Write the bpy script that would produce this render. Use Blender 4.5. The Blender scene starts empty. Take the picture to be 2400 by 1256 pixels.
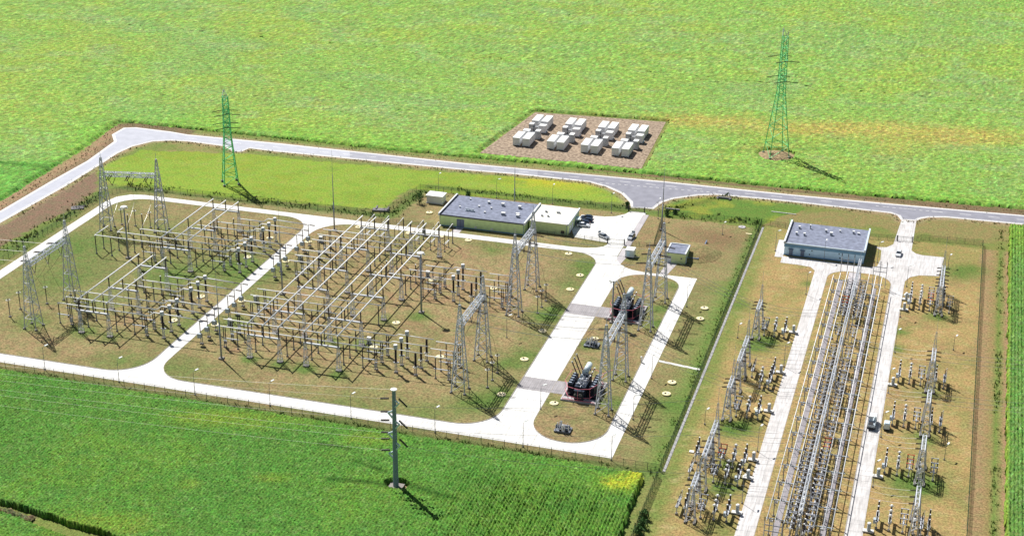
import bpy, bmesh, math, random
import numpy as np
from math import sin, cos, pi, radians, hypot, atan2
random.seed(7); rng = np.random.default_rng(7)
S = bpy.context.scene
C = S.collection
# ------------------------------------------------------------------ camera, sky, sun, exposure
H = 205.0; YAW = -0.285399; PITCH = 0.40525; ROLL = 0.0104835; FPX = 3662.43
_F = np.array([sin(YAW)*cos(PITCH), cos(YAW)*cos(PITCH), -sin(PITCH)])
_r = np.array([cos(YAW), -sin(YAW), 0.]); _u = np.cross(_r, _F)
RT = cos(ROLL)*_r + sin(ROLL)*_u; UP = -sin(ROLL)*_r + cos(ROLL)*_u
cam = bpy.data.cameras.new('camera'); co = bpy.data.objects.new('camera', cam); C.objects.link(co)
from mathutils import Matrix, Vector
m3 = Matrix((RT, UP, -_F)).transposed(); co.matrix_world = Matrix.Translation((0, 0, H)) @ m3.to_4x4()
cam.sensor_width = 36; cam.lens = 36*FPX/2400; cam.clip_end = 9000; cam.clip_start = 1
S.camera = co
SV = Vector((-6.5, 5.5, 11.3)).normalized()
w = bpy.data.worlds.new('World'); S.world = w; w.use_nodes = True
nt = w.node_tree; bg = nt.nodes['Background']; sky = nt.nodes.new('ShaderNodeTexSky')
sky.sky_type = 'NISHITA'; sky.sun_disc = False; sky.sun_elevation = math.asin(SV.z); sky.sun_rotation = atan2(SV.x, SV.y)
nt.links.new(sky.outputs[0], bg.inputs[0]); bg.inputs[1].default_value = 0.05
sl = bpy.data.lights.new('sun', 'SUN'); sl.energy = 5.0; sl.angle = radians(.5); sl.color = (1, .97, .92)
so = bpy.data.objects.new('sun', sl); C.objects.link(so); so.rotation_euler = SV.to_track_quat('Z', 'Y').to_euler()
S.view_settings.view_transform = 'Standard'; S.view_settings.look = 'None'; S.view_settings.exposure = 0.36; S.view_settings.gamma = 1

def g(x, y, z=0.):
    """pixel of the 2400-wide survey picture -> point of the ground at height z (metres, yard frame)"""
    d = _F + (x-1200)/FPX*RT - (y-628)/FPX*UP; t = (z-H)/d[2]; return (t*d[0], t*d[1])
def P(X, Y, Z):
    v0 = X*_F[0]+Y*_F[1]+(Z-H)*_F[2]
    return 1200+FPX*(X*RT[0]+Y*RT[1]+(Z-H)*RT[2])/v0, 628-FPX*(X*UP[0]+Y*UP[1]+(Z-H)*UP[2])/v0
def gl(*pts): return [g(*p) for p in pts]

# ------------------------------------------------------------------ materials
def mat(name, col, rough=.6, metal=0., var=.12, scale=2., bump=0., spec=.3):
    m = bpy.data.materials.new(name); m.use_nodes = True; n = m.node_tree; b = n.nodes['Principled BSDF']
    b.inputs['Roughness'].default_value = rough; b.inputs['Metallic'].default_value = metal
    b.inputs['Specular IOR Level'].default_value = spec
    tc = n.nodes.new('ShaderNodeTexCoord'); no = n.nodes.new('ShaderNodeTexNoise'); no.inputs['Scale'].default_value = scale
    no.inputs['Detail'].default_value = 6; n.links.new(tc.outputs['Object'], no.inputs['Vector'])
    r = n.nodes.new('ShaderNodeValToRGB'); r.color_ramp.elements[0].position = .3; r.color_ramp.elements[1].position = .7
    r.color_ramp.elements[0].color = tuple(c*(1-var) for c in col)+(1,); r.color_ramp.elements[1].color = tuple(min(1, c*(1+var)) for c in col)+(1,)
    n.links.new(no.outputs['Fac'], r.inputs[0]); n.links.new(r.outputs[0], b.inputs['Base Color'])
    if bump:
        bp = n.nodes.new('ShaderNodeBump'); bp.inputs['Strength'].default_value = bump; n.links.new(no.outputs['Fac'], bp.inputs['Height'])
        n.links.new(bp.outputs[0], b.inputs['Normal'])
    return m
def attr_mat(name, fine=1.3, amt=.45, bump=.5, dist=.3, stretch=(1, 1, 1), hue=.45):
    """albedo from the mesh's own colour attribute, broken up by fine noise"""
    m = bpy.data.materials.new(name); m.use_nodes = True; n = m.node_tree; b = n.nodes['Principled BSDF']
    b.inputs['Roughness'].default_value = .9; b.inputs['Specular IOR Level'].default_value = .1
    a = n.nodes.new('ShaderNodeAttribute'); a.attribute_name = 'tint'
    tc = n.nodes.new('ShaderNodeTexCoord'); mp = n.nodes.new('ShaderNodeMapping'); mp.inputs['Scale'].default_value = stretch
    n.links.new(tc.outputs['Object'], mp.inputs[0])
    no = n.nodes.new('ShaderNodeTexNoise'); no.inputs['Scale'].default_value = fine; no.inputs['Detail'].default_value = 5; no.inputs['Roughness'].default_value = .75
    n.links.new(mp.outputs[0], no.inputs['Vector'])
    r = n.nodes.new('ShaderNodeMapRange'); r.inputs[1].default_value = .36; r.inputs[2].default_value = .64
    r.inputs[3].default_value = 1-amt; r.inputs[4].default_value = 1+amt; n.links.new(no.outputs['Fac'], r.inputs[0])
    mx = n.nodes.new('ShaderNodeVectorMath'); mx.operation = 'SCALE'; n.links.new(a.outputs['Color'], mx.inputs[0]); n.links.new(r.outputs[0], mx.inputs['Scale'])
    n.links.new(mx.outputs[0], b.inputs['Base Color'])
    n2 = n.nodes.new('ShaderNodeTexNoise'); n2.inputs['Scale'].default_value = hue; n2.inputs['Detail'].default_value = 9; n2.inputs['Roughness'].default_value = .7; n.links.new(tc.outputs['Object'], n2.inputs['Vector'])
    hr = n.nodes.new('ShaderNodeValToRGB'); hr.color_ramp.elements[0].position = .44; hr.color_ramp.elements[1].position = .57; hr.color_ramp.elements[0].color = (1.06, .98, .96, 1); hr.color_ramp.elements[1].color = (.90, 1.01, .88, 1)
    n.links.new(n2.outputs['Fac'], hr.inputs[0]); mm = n.nodes.new('ShaderNodeVectorMath'); mm.operation = 'MULTIPLY'; n.links.new(mx.outputs[0], mm.inputs[0]); n.links.new(hr.outputs[0], mm.inputs[1]); n.links.new(mm.outputs[0], b.inputs['Base Color'])
    bp = n.nodes.new('ShaderNodeBump'); bp.inputs['Strength'].default_value = bump; bp.inputs['Distance'].default_value = dist
    n.links.new(no.outputs['Fac'], bp.inputs['Height']); n.links.new(bp.outputs[0], b.inputs['Normal'])
    return m
def concrete_mat(name, col, joint=4.0, var=.10, dark=.55, lo=.84):
    """cast slabs: blotches, wheel dirt and thin joints"""
    m = mat(name, col, .85, 0, var, .25, .0); n = m.node_tree; b = n.nodes['Principled BSDF']
    src = b.inputs['Base Color'].links[0].from_socket
    tc = n.nodes.new('ShaderNodeTexCoord'); br = n.nodes.new('ShaderNodeTexBrick'); br.offset = 0
    for k, v in (('Scale', 1.), ('Mortar Size', .05), ('Brick Width', joint), ('Row Height', joint*1.25), ('Mortar Smooth', .3)): br.inputs[k].default_value = v
    br.inputs['Color1'].default_value = (1, 1, 1, 1); br.inputs['Color2'].default_value = (.92, .91, .9, 1); br.inputs['Mortar'].default_value = (dark, dark, dark, 1)
    n.links.new(tc.outputs['Object'], br.inputs['Vector'])
    no = n.nodes.new('ShaderNodeTexNoise'); no.inputs['Scale'].default_value = 1.1; no.inputs['Detail'].default_value = 8
    mp = n.nodes.new('ShaderNodeMapping'); mp.inputs['Scale'].default_value = (1.7, .16, 1); n.links.new(tc.outputs['Object'], mp.inputs[0]); n.links.new(mp.outputs[0], no.inputs['Vector'])
    rr = n.nodes.new('ShaderNodeMapRange'); rr.inputs[1].default_value = .35; rr.inputs[2].default_value = .7; rr.inputs[3].default_value = lo; rr.inputs[4].default_value = 1.06
    n.links.new(no.outputs['Fac'], rr.inputs[0])
    m1 = n.nodes.new('ShaderNodeVectorMath'); m1.operation = 'MULTIPLY'; n.links.new(src, m1.inputs[0]); n.links.new(br.outputs['Color'], m1.inputs[1])
    m2 = n.nodes.new('ShaderNodeVectorMath'); m2.operation = 'SCALE'; n.links.new(m1.outputs[0], m2.inputs[0]); n.links.new(rr.outputs[0], m2.inputs['Scale'])
    n.links.new(m2.outputs[0], b.inputs['Base Color'])
    return m
M = dict(
 steel=mat('galvanised_steel', (.50, .52, .56), .5, .1, .18, 3.), steeld=mat('weathered_steel', (.19, .21, .25), .5, .2, .2, 3.),
 beamst=mat('beam_steel', (.68, .71, .76), .5, .05, .12, 3.), alu=mat('bus_aluminium', (.85, .85, .84), .5, .0, .04, 1.), ins=mat('brown_porcelain', (.028, .016, .018), .3, 0, .3, 4., spec=.5),
 white=mat('white_paint', (.78, .78, .76), .5, 0, .06, 2.), concrete=concrete_mat('cast_concrete', (.74, .73, .70)),
 concd=concrete_mat('weathered_concrete', (.50, .47, .48), 4.6), brick=concrete_mat('grey_block_paving', (.38, .36, .37), .6, .14, .7),
 asph=mat('light_asphalt', (.44, .45, .50), .9, 0, .07, .3), asphm=mat('greyer_asphalt', (.33, .335, .375), .9, 0, .09, .3), asphd=mat('dark_asphalt', (.25, .25, .29), .9, 0, .12, .3), line=mat('road_paint', (.78, .78, .76), .6, 0, .06, 3.),
 shoulder=mat('pale_gravel_shoulder', (.66, .64, .62), .9, 0, .14, 1.5), kerb=mat('kerb_stone', (.36, .33, .30), .9, 0, .2, 1.),
 soil=mat('bare_soil', (.30, .18, .12), 1, 0, .3, .9, .9), wire=mat('conductor_wire', (.62, .60, .55), .5, .3, .05, 1.),
 box=mat('cabinet_grey', (.42, .48, .52), .5, 0, .06, 2.), yel=mat('pale_yellow_cover', (.80, .70, .42), .8, 0, .12, 2.), dark=mat('dark_recess', (.03, .03, .035), .8, 0, .2, 3.),
 roofb=mat('bitumen_roof', (.20, .22, .29), .9, 0, .28, .7), roofw=mat('pale_membrane_roof', (.74, .72, .64), .8, 0, .08, .6),
 wally=mat('pale_green_render', (.70, .88, .42), .85, 0, .10, .7), wallc=mat('cream_render', (.74, .86, .42), .85, 0, .08, .8),
 wallb=mat('pale_blue_cladding', (.58, .80, .94), .7, 0, .07, .8), wallbd=mat('blue_fascia', (.16, .32, .46), .6, 0, .1, 1.), trimw=mat('coping_white', (.72, .76, .78), .5, 0, .05, 1.),
 trimb=mat('dark_coping', (.06, .07, .09), .6, 0, .1, 1.), door=mat('grey_door', (.16, .20, .28), .5, 0, .1, 2.), glass=mat('dark_glass', (.02, .03, .045), .08, 0, .1, 2., spec=.8),
 green=mat('green_tower_paint', (.20, .70, .30), .5, 0, .25, 2.), fence=mat('dark_green_fence', (.015, .07, .035), .7, 0, .2, 2.), fenceg=mat('grey_fence', (.07, .09, .08), .7, 0, .2, 2.),
 mast=mat('mast_paint', (.30, .33, .37), .6, .1, .15, 1.), pole=mat('pole_blue_grey', (.24, .29, .36), .6, .1, .12, .8), black=mat('transformer_black', (.020, .032, .055), .5, .1, .3, 2.), tank=mat('conservator_blue', (.62, .72, .76), .45, .1, .05, 1.),
 red=mat('red_pipe', (.74, .20, .26), .5, 0, .1, 2.), redd=mat('red_oxide', (.52, .07, .03), .6, 0, .15, 2.), batt=mat('battery_white', (.80, .81, .82), .5, 0, .03, .6), battd=mat('battery_grey', (.42, .43, .44), .6, 0, .08, 2.),
 tyre=mat('rubber', (.02, .02, .02), .9, 0, .1, 4.), carw=mat('white_car_paint', (.72, .74, .76), .25, .1, .02, 1., spec=.6), carb=mat('dark_blue_car_paint', (.03, .05, .09), .25, .3, .05, 1., spec=.6),
 cars=mat('silver_car_paint', (.42, .45, .48), .3, .5, .04, 1., spec=.6), leaf=mat('bush_leaf', (.055, .13, .03), .8, 0, .5, 1.5), bark=mat('bark', (.12, .08, .05), .9, 0, .2, 3.),
 lamp=mat('lamp_head', (.8, .82, .8), .4, 0, .02, 2.), flower=mat('dry_reed', (.30, .22, .12), .9, 0, .4, 1.), rubble=mat('stone_headwall', (.20, .19, .20), .9, 0, .3, 2.))
M['ground'] = attr_mat('grass_and_soil', 1.6, .44, .7, .35, hue=.33)
M['foot'] = mat('stained_footing', (.26, .24, .22), .9, 0, .2, 2.); M['concr'] = concrete_mat('worn_road_concrete', (.66, .64, .63), 4.4, .10, .6, .72); M['trench'] = concrete_mat('trench_slabs', (.33, .31, .33), .9, .2, .7)
M['crop'] = attr_mat('crop_leaf', 2.2, .55, .3, .3)

# ------------------------------------------------------------------ mesh helpers
class MB:
    def __init__(s): s.v = []; s.f = []
    def box(s, c, d, rz=0., taper=1.):
        b = len(s.v); cx, cy, cz = c; a, e, h = d[0]/2, d[1]/2, d[2]/2; cr, sr = cos(rz), sin(rz)
        for dz, t in ((-h, 1.), (h, taper)):
            for X, Y in ((-a*t, -e*t), (a*t, -e*t), (a*t, e*t), (-a*t, e*t)): s.v.append((cx+X*cr-Y*sr, cy+X*sr+Y*cr, cz+dz))
        for q in ((3, 2, 1, 0), (4, 5, 6, 7), (0, 1, 5, 4), (1, 2, 6, 5), (2, 3, 7, 6), (3, 0, 4, 7)): s.f.append(tuple(b+i for i in q))
        return s
    def tube(s, p, q, r, r2=None, n=5, cap=True):
        p = Vector(p); q = Vector(q); d = q-p
        if d.length < 1e-6: return s
        d.normalize(); a = d.orthogonal().normalized(); e = d.cross(a); r2 = r if r2 is None else r2; b = len(s.v)
        for c0, rr in ((p, r), (q, r2)):
            for i in range(n):
                t = 2*pi*i/n+pi/4; s.v.append(tuple(c0+(a*cos(t)+e*sin(t))*rr))
        for i in range(n): j = (i+1) % n; s.f.append((b+i, b+j, b+n+j, b+n+i))
        if cap: s.f.append(tuple(b+i for i in range(n))[::-1]); s.f.append(tuple(b+n+i for i in range(n)))
        return s
    def path(s, pts, r, n=5):
        for a, b in zip(pts, pts[1:]): s.tube(a, b, r, n=n)
        return s
    def lathe(s, c, prof, n=8):
        b = len(s.v); cx, cy, cz = c
        for rr, z in prof:
            for i in range(n): t = 2*pi*i/n; s.v.append((cx+rr*cos(t), cy+rr*sin(t), cz+z))
        for k in range(len(prof)-1):
            for i in range(n): j = (i+1) % n; s.f.append((b+k*n+i, b+k*n+j, b+(k+1)*n+j, b+(k+1)*n+i))
        s.f.append(tuple(b+i for i in range(n))[::-1]); s.f.append(tuple(b+(len(prof)-1)*n+i for i in range(n)))
        return s
    def ins(s, p, q, r=.15, sheds=9, n=7):
        """ribbed insulator from p to q"""
        p = Vector(p); q = Vector(q)
        s.tube(p, q, r*.7, n=n)
        for k in range(sheds):
            a = p.lerp(q, (k+.25)/sheds); b_ = p.lerp(q, (k+.65)/sheds); s.tube(a, b_, r*1.25, r*.75, n=n)
        return s
    def ring(s, c, R_, r, n=12, axis='z'):
        pts = []
        for i in range(n+1):
            t = 2*pi*i/n; x, y = R_*cos(t), R_*sin(t)
            pts.append((c[0]+x, c[1]+y, c[2]) if axis == 'z' else (c[0], c[1]+x, c[2]+y))
        return s.path(pts, r, 4)
    def prism(s, poly, z0, z1):
        """vertical prism over a polygon"""
        if sum(a[0]*b[1]-b[0]*a[1] for a, b in zip(poly, poly[1:]+poly[:1])) < 0: poly = poly[::-1]
        b = len(s.v); n = len(poly)
        for z in (z0, z1):
            for x, y in poly: s.v.append((x, y, z))
        s.f.append(tuple(range(b+n-1, b-1, -1))); s.f.append(tuple(range(b+n, b+2*n)))
        for i in range(n): j = (i+1) % n; s.f.append((b+i, b+j, b+n+j, b+n+i))
        return s
    def lattice(s, b0, w0, b1, w1, panels, rc=.10, rb=.05, geo=1.0):
        """four-chord lattice mast from centre b0 (square of side w0) to b1"""
        b0 = Vector(b0); b1 = Vector(b1); d = (b1-b0).normalized()
        ax = Vector((1, 0, 0)) if abs(d.z) > .5 else Vector((0, 0, 1)); ay = d.cross(ax).normalized(); ax = ay.cross(d).normalized()
        if isinstance(w0, (int, float)): w0 = (w0, w0)
        if isinstance(w1, (int, float)): w1 = (w1, w1)
        def cor(t):
            c = b0.lerp(b1, t); a = (w0[0]+(w1[0]-w0[0])*t)/2; e = (w0[1]+(w1[1]-w0[1])*t)/2
            return [c+ax*a+ay*e, c-ax*a+ay*e, c-ax*a-ay*e, c+ax*a-ay*e]
        ts = [0]; st = 1.
        for k in range(panels): ts.append(ts[-1]+st); st *= geo
        ts = [t/ts[-1] for t in ts]; A = cor(0)
        for i in range(4): s.tube(A[i], cor(1)[i], rc, n=4)
        for k in range(panels):
            a = cor(ts[k]); b = cor(ts[k+1])
            for i in range(4):
                j = (i+1) % 4
                if (k+i) % 2: s.tube(a[i], b[j], rb, n=3, cap=False)
                else: s.tube(a[j], b[i], rb, n=3, cap=False)
                if k % 3 == 2 or k == 0: s.tube(b[i], b[j], rb, n=3, cap=False)
        return s
    def build(s, name, m, parent=None, smooth=False, loc=None):
        me = bpy.data.meshes.new(name); me.from_pydata(s.v, [], s.f); me.materials.append(M[m] if isinstance(m, str) else m)
        if smooth: me.polygons.foreach_set('use_smooth', [True]*len(me.polygons))
        me.update(); o = bpy.data.objects.new(name, me); C.objects.link(o)
        if parent: o.parent = parent
        if loc: o.location = loc
        return o
def thing(name, label, cat, loc=(0, 0, 0), rz=0., group=None):
    o = bpy.data.objects.new(name, None); C.objects.link(o); o.empty_display_size = .5
    o.location = loc if len(loc) == 3 else (loc[0], loc[1], 0); o.rotation_euler = (0, 0, rz); o['label'] = label; o['category'] = cat
    if group: o['group'] = group
    return o
def tag(o, label, cat, group=None):
    o['label'] = label; o['category'] = cat
    if group: o['group'] = group
    return o
def kind(o, k='structure'): o['kind'] = k; return o
def dup(root, loc, label, rz=0., group=None):
    r = root.copy(); C.objects.link(r); r.location = loc if len(loc) == 3 else (loc[0], loc[1], 0); r.rotation_euler = (0, 0, rz); r['label'] = label
    if group: r['group'] = group
    for ch in root.children:
        c = ch.copy(); C.objects.link(c); c.parent = r
        for q in ch.children: d = q.copy(); C.objects.link(d); d.parent = c
    return r
class Kind:
    """first placement moves the prototype itself, later ones copy it"""
    def __init__(s, root): s.root = root; s.used = False
    def at(s, loc, label, rz=0., group=None):
        if not s.used:
            s.used = True; r = s.root; r.location = loc if len(loc) == 3 else (loc[0], loc[1], 0); r.rotation_euler = (0, 0, rz); r['label'] = label
            if group: r['group'] = group
            return r
        return dup(s.root, loc, label, rz, group)
ORD = ['first', 'second', 'third', 'fourth', 'fifth', 'sixth', 'seventh', 'eighth', 'ninth', 'tenth', 'eleventh', 'twelfth', 'thirteenth', 'fourteenth', 'fifteenth', 'sixteenth', 'seventeenth', 'eighteenth', 'nineteenth', 'twentieth']
def sheet(name, poly, z, m, thick=.1):
    b = MB(); b.prism([tuple(p) for p in poly], z-thick, z); return kind(b.build(name, m))
def rrect(x0, y0, x1, y1, rbl, rbr, rtr, rtl, n=10):
    out = []
    for cx, cy, r, a0 in ((x0+rbl, y0+rbl, rbl, pi), (x1-rbr, y0+rbr, rbr, 1.5*pi), (x1-rtr, y1-rtr, rtr, 0), (x0+rtl, y1-rtl, rtl, .5*pi)):
        for i in range(n+1): t = a0+i*.5*pi/n; out.append((cx+r*cos(t), cy+r*sin(t)))
    return out

# ------------------------------------------------------------------ ground colouring (albedo only)
def _hash(ix, iy, s): 
    v = np.sin(ix*127.1+iy*311.7+s*74.7)*43758.5453; return v-np.floor(v)
def vnoise(x, y, sc, s=0):
    x = x/sc; y = y/sc; ix = np.floor(x); iy = np.floor(y); fx = x-ix; fy = y-iy; fx = fx*fx*(3-2*fx); fy = fy*fy*(3-2*fy)
    a = _hash(ix, iy, s); b = _hash(ix+1, iy, s); c = _hash(ix, iy+1, s); d = _hash(ix+1, iy+1, s)
    return (a*(1-fx)+b*fx)*(1-fy)+(c*(1-fx)+d*fx)*fy
def fbm(x, y, sc, s=0, o=4):
    t = 0; a = .5; n = 0
    for k in range(o): t = t+a*vnoise(x, y, sc/2**k, s+k*11); n += a; a *= .6
    return t/n
def inpoly(x, y, poly):
    r = np.zeros(x.shape, bool); n = len(poly)
    for i in range(n):
        x0, y0 = poly[i]; x1, y1 = poly[(i+1) % n]
        if y0 == y1: continue
        c = ((y0 > y) != (y1 > y)) & (x < (x1-x0)*(y-y0)/(y1-y0)+x0); r ^= c
    return r
def mixc(c, col, a): return c*(1-a[:, None])+np.array(col)[None, :]*a[:, None]
def sst(v, a, b): t = np.clip((v-a)/(b-a), 0, 1); return t*t*(3-2*t)
def linedist(x, y, pts):
    d = np.full(x.shape, 1e9)
    for (x0, y0), (x1, y1) in zip(pts, pts[1:]):
        dx, dy = x1-x0, y1-y0; t = np.clip(((x-x0)*dx+(y-y0)*dy)/(dx*dx+dy*dy), 0, 1); d = np.minimum(d, np.hypot(x-x0-t*dx, y-y0-t*dy))
    return d
ROAD_UP = [(-60, 525), (0, 495), (119, 425), (205, 377), (267, 332), (262, 316), (290, 300), (318, 299), (400, 309), (440, 316), (640, 335), (1100, 384), (1560, 426), (1860, 457), (2100, 479), (2400, 505), (2600, 523)]
ROAD_LO = [(-60, 552), (0, 523), (153, 437), (234, 387), (275, 360), (310, 344), (358, 332), (400, 330), (440, 332), (524, 343), (547, 356), (566, 356), (584, 348), (640, 355), (1100, 400), (1200, 408), (1380, 427), (1420, 438), (1456, 454), (1476, 474), (1479, 487), (1532, 490), (1552, 475), (1580, 466), (1640, 458), (1680, 457), (1780, 466), (1860, 474), (2088, 500), (2104, 506), (2112, 516), (2148, 518), (2158, 513), (2176, 510), (2218, 510), (2400, 527), (2600, 546)]
WUP = gl(*ROAD_UP); WLO = gl(*ROAD_LO)
MEADOW = gl((235, 392), (330, 352), (560, 360), (900, 392), (1390, 430), (1470, 475), (1100, 462), (960, 440), (900, 490), (600, 470), (300, 450), (232, 420))
PLOUGH = gl((-60, 560), (0, 533), (228, 402), (232, 440), (180, 480), (0, 578), (-60, 610))
BLOBS = [(-262, 373, 7, .8), (-244, 372, 5, .9), (-234, 371, 4, .8), (-250, 392, 9, .5), (-188, 370, 3, 1), (-178.5, 369.5, 3.5, 1), (-170.5, 369.5, 4, 1), (-160, 369, 3, 1), (-160, 389, 4, .7), (-170, 388, 4, .6), (-160, 407, 4, .6),
 (-115, 367, 5, 1), (-112, 372, 4, .9), (-119, 362, 5, .7), (-115, 390, 4, .8), (-112, 396, 5, .8), (-114, 425, 5, 1), (-112, 431, 4, .9), (-112, 450, 5, .5), (-111, 468, 6, 1), (-109.5, 461, 4, .8), (-145, 471, 5, .6), (-215, 425, 12, .8), (-222, 433, 14, .6), (-215, 386, 9, .6), (-240, 420, 14, .8),
 (-280, 430, 18, .8), (-270, 405, 14, .7), (-260, 455, 12, .5), (-203, 392, 6, .7), (-204, 410, 7, .4), (-151, 413, 4, .9), (-150, 350, 14, .6), (-128, 354, 9, .6), (-205, 358, 10, .5), (-222, 357, 9, .6),
 (-80, 376, 5, .9), (-79.5, 430, 5, .9), (-81, 441, 4, .8), (-82, 391, 4, .5), (-97, 371, 4, .6), (-97, 409, 4, .7), (-80, 460, 5, .6), (-46, 429, 4, 1.2), (-48, 424, 5, 1.1), (-45, 373, 5, 1.1), (-48, 371, 4, 1.), (-45, 352, 3, .9), (-44, 341, 5, .9), (-42, 322, 5, .6),
 (3, 382, 4, .8), (4, 357, 5, 1.1), (0, 357, 5, 1), (7, 357, 3, .7), (3, 409, 4, .6), (3, 462, 4, .9), (8, 500, 6, .9), (12, 505, 5, .8), (-8, 447, 3, .8), (-7.5, 435, 3, .8), (-38.5, 476, 2.5, .8), (-57, 452, 4, .7), (-66, 380, 5, .9), (-68, 420, 4, .5)]
def ground_col(x, y):
    px, py = P(x, y, 0)
    jx = x+(fbm(x, y, 6, 31)-.5)*3; jy = y+(fbm(x, y, 6, 47)-.5)*3
    n1 = fbm(x, y, 22, 3); n2 = fbm(x, y, 7, 9); n3 = fbm(x, y, 2.2, 5)
    c = np.tile(np.array([[.15, .19, .05]]), (len(x), 1))
    c = mixc(c, (.24, .20, .09), sst(n1*.6+n3*.4, .5, .66)*.7)
    # meadow outside the fence
    md = inpoly(jx, jy, MEADOW).astype(float)
    c = mixc(c, (.215, .31, .040), md*(.75+.25*n2)); c = mixc(c, (.36, .36, .035), md*sst(n2*.5+n1*.5, .50, .68)*.75)
    yl = np.exp(-(((x+146)/22)**2+((y-545)/9)**2)); c = mixc(c, (.38, .35, .025), md*yl*.8)
    c = mixc(c, (.125, .22, .035), md*sst(n2*.6+n1*.4, .48, .60)*.6); c = mixc(c, (.20, .20, .07), md*sst(n3, .6, .75)*.35)
    # yards
    yard = ((jx > -296) & (jx < -61) & (jy > 343) & (jy < 489)) | inpoly(jx, jy, [(-187, 485), (-60.7, 485), (-60.7, 520), (-187, 519)])
    yl_ = yard.astype(float); gm = sst(n1*.55+n2*.30+n3*.15, .50, .58)
    bc = np.tile(np.array([[.225, .176, .090]]), (len(x), 1)); bc = mixc(bc, (.220, .148, .085), sst(n2, .50, .62)*.75); bc = mixc(bc, (.145, .142, .058), gm*.58)
    bc = mixc(bc, (.30, .235, .13), sst(n3, .62, .8)*.5)
    edge = np.exp(-np.minimum(np.abs(x+109), np.minimum(np.abs(x+60.7)*.35, np.abs(y-480)))/6.); bc = mixc(bc, (.110, .145, .045), edge*.45*(.4+n2))
    bc = mixc(bc, (.150, .158, .058), sst(-x, 255, 290)*.35)
    c = np.where(yard[:, None], bc, c)
    ry = (jx > -60.2) & (jx < 15.2) & (jy < 524); rc = np.tile(np.array([[.280, .205, .090]]), (len(x), 1))
    rc = mixc(rc, (.205, .145, .075), sst(n2, .52, .7)*.5); rc = mixc(rc, (.185, .175, .060), sst(n1*.45+n2*.35+n3*.2, .54, .62)*.5)
    rc = mixc(rc, (.115, .165, .04), np.exp(-((x+58)/2.6)**2)*.75); rc = mixc(rc, (.34, .27, .15), sst(n3, .6, .8)*.5)
    rc = mixc(rc, (.19, .175, .06), sst(y, 488, 515)*.6)
    c = np.where(ry[:, None], rc, c)
    # dark worn lawn right of the parking, verge strips by the right field
    wl = np.exp(-(((x+74)/12)**2+((y-505)/9)**2))*(inpoly(jx, jy, [(-95, 490), (-63, 485), (-63, 516), (-95, 519)])); c = mixc(c, (.15, .09, .055), wl*.7)
    st_ = (jx > 15.2) & (jx < 60) & (jy < 549); vc = np.tile(np.array([[.265, .19, .10]]), (len(x), 1)); vc = mixc(vc, (.13, .185, .045), np.exp(-((x-21.4)/1.3)**2)*.95); vc = mixc(vc, (.28, .17, .11), sst(x, 22.6, 23.2)*.8)
    vc = mixc(vc, (.22, .17, .06), np.exp(-((x-19.4)/.7)**2)*.6)
    c = np.where(st_[:, None], vc, c)
    tr = (jx > -60.7) & (jy > 524) & (px > 1700); tc = np.tile(np.array([[.21, .18, .075]]), (len(x), 1)); tc = mixc(tc, (.14, .18, .045), sst(n1, .48, .6)*.7)
    c = np.where(tr[:, None], tc, c)
    gr = inpoly(jx, jy, [(-97, 521), (-60, 524), (-48, 545), (-60, 560), (-90, 548), (-97, 538)]); c = np.where(gr[:, None], mixc(np.tile(np.array([[.105, .18, .035]]), (len(x), 1)), (.20, .23, .04), sst(n2, .45, .65)), c)
    dt = linedist(x, y, gl((1545, 490), (1600, 486), (1680, 466), (1730, 455))); c = mixc(c, (.10, .12, .03), np.exp(-(dt/1.8)**2)*.7)
    c = mixc(c, (.19, .125, .09), inpoly(jx, jy, PLOUGH).astype(float)*.95)
    # dry verge either side of the public road
    d = np.minimum(linedist(x, y, WUP), linedist(x, y, WLO)); c = mixc(c, (.32, .235, .16), np.exp(-(np.maximum(d-.5, 0)/1.8)**2)*(.5+.5*n2))
    du = linedist(x, y, WUP); up = (y > 560) | (x < -300); c = mixc(c, (.15, .10, .065), (du < 6).astype(float)*up*.8)
    du2 = linedist(x, y, gl((-60, 512), (0, 480), (119, 407), (205, 358), (262, 303))); c = mixc(c, (.31, .21, .13), np.exp(-(du2/4)**2)*.9)
    # green belt just outside the fences and ditch
    for pts in (gl((0, 596), (150, 510), (232, 455)), [(-296, 487), (-190, 489.5)], [(-300, 342.5), (-60, 342)], [(-190, 490), (-187, 518)], [(-187, 524), (-100, 524)]):
        dd = linedist(x, y, pts); c = mixc(c, (.085, .135, .035), np.exp(-(dd/2.2)**2)*.8)
    dd = linedist(x, y, [(-62.3, 344), (-62.3, 524)]); c = mixc(c, (.075, .14, .03), np.exp(-(dd/1.6)**2)*.8)
    gx = np.exp(-(np.abs(x+64)/4.)**1.5)*(y < 470); c = mixc(c, (.11, .17, .040), gx*.6)
    for bx, by, r, s in BLOBS:
        k = np.exp(-(((x-bx)**2+(y-by)**2)/(r*r)))*s*(.5+n3); c = mixc(c, (.080, .135, .030), np.clip(k*1.1, 0, .9))
    # dry ring and bare earth at the tall tower and pole, pale tracks
    dts = linedist(x, y, gl((1200, 780), (1240, 700), (1255, 640), (1250, 600))); c = mixc(c, (.28, .20, .13), np.exp(-(dts/.9)**2)*.5)
    dry = yard | ry; c = np.where(dry[:, None], c*1.22, c*1.08)
    return np.clip(c*(.92+.16*n3[:, None]), 0, 1)
def set_tint(me, cols):
    a = me.attributes.new('tint', 'FLOAT_COLOR', 'POINT'); a.data.foreach_set('color', np.hstack([cols, np.ones((len(cols), 1))]).astype('f4').ravel())
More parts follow.
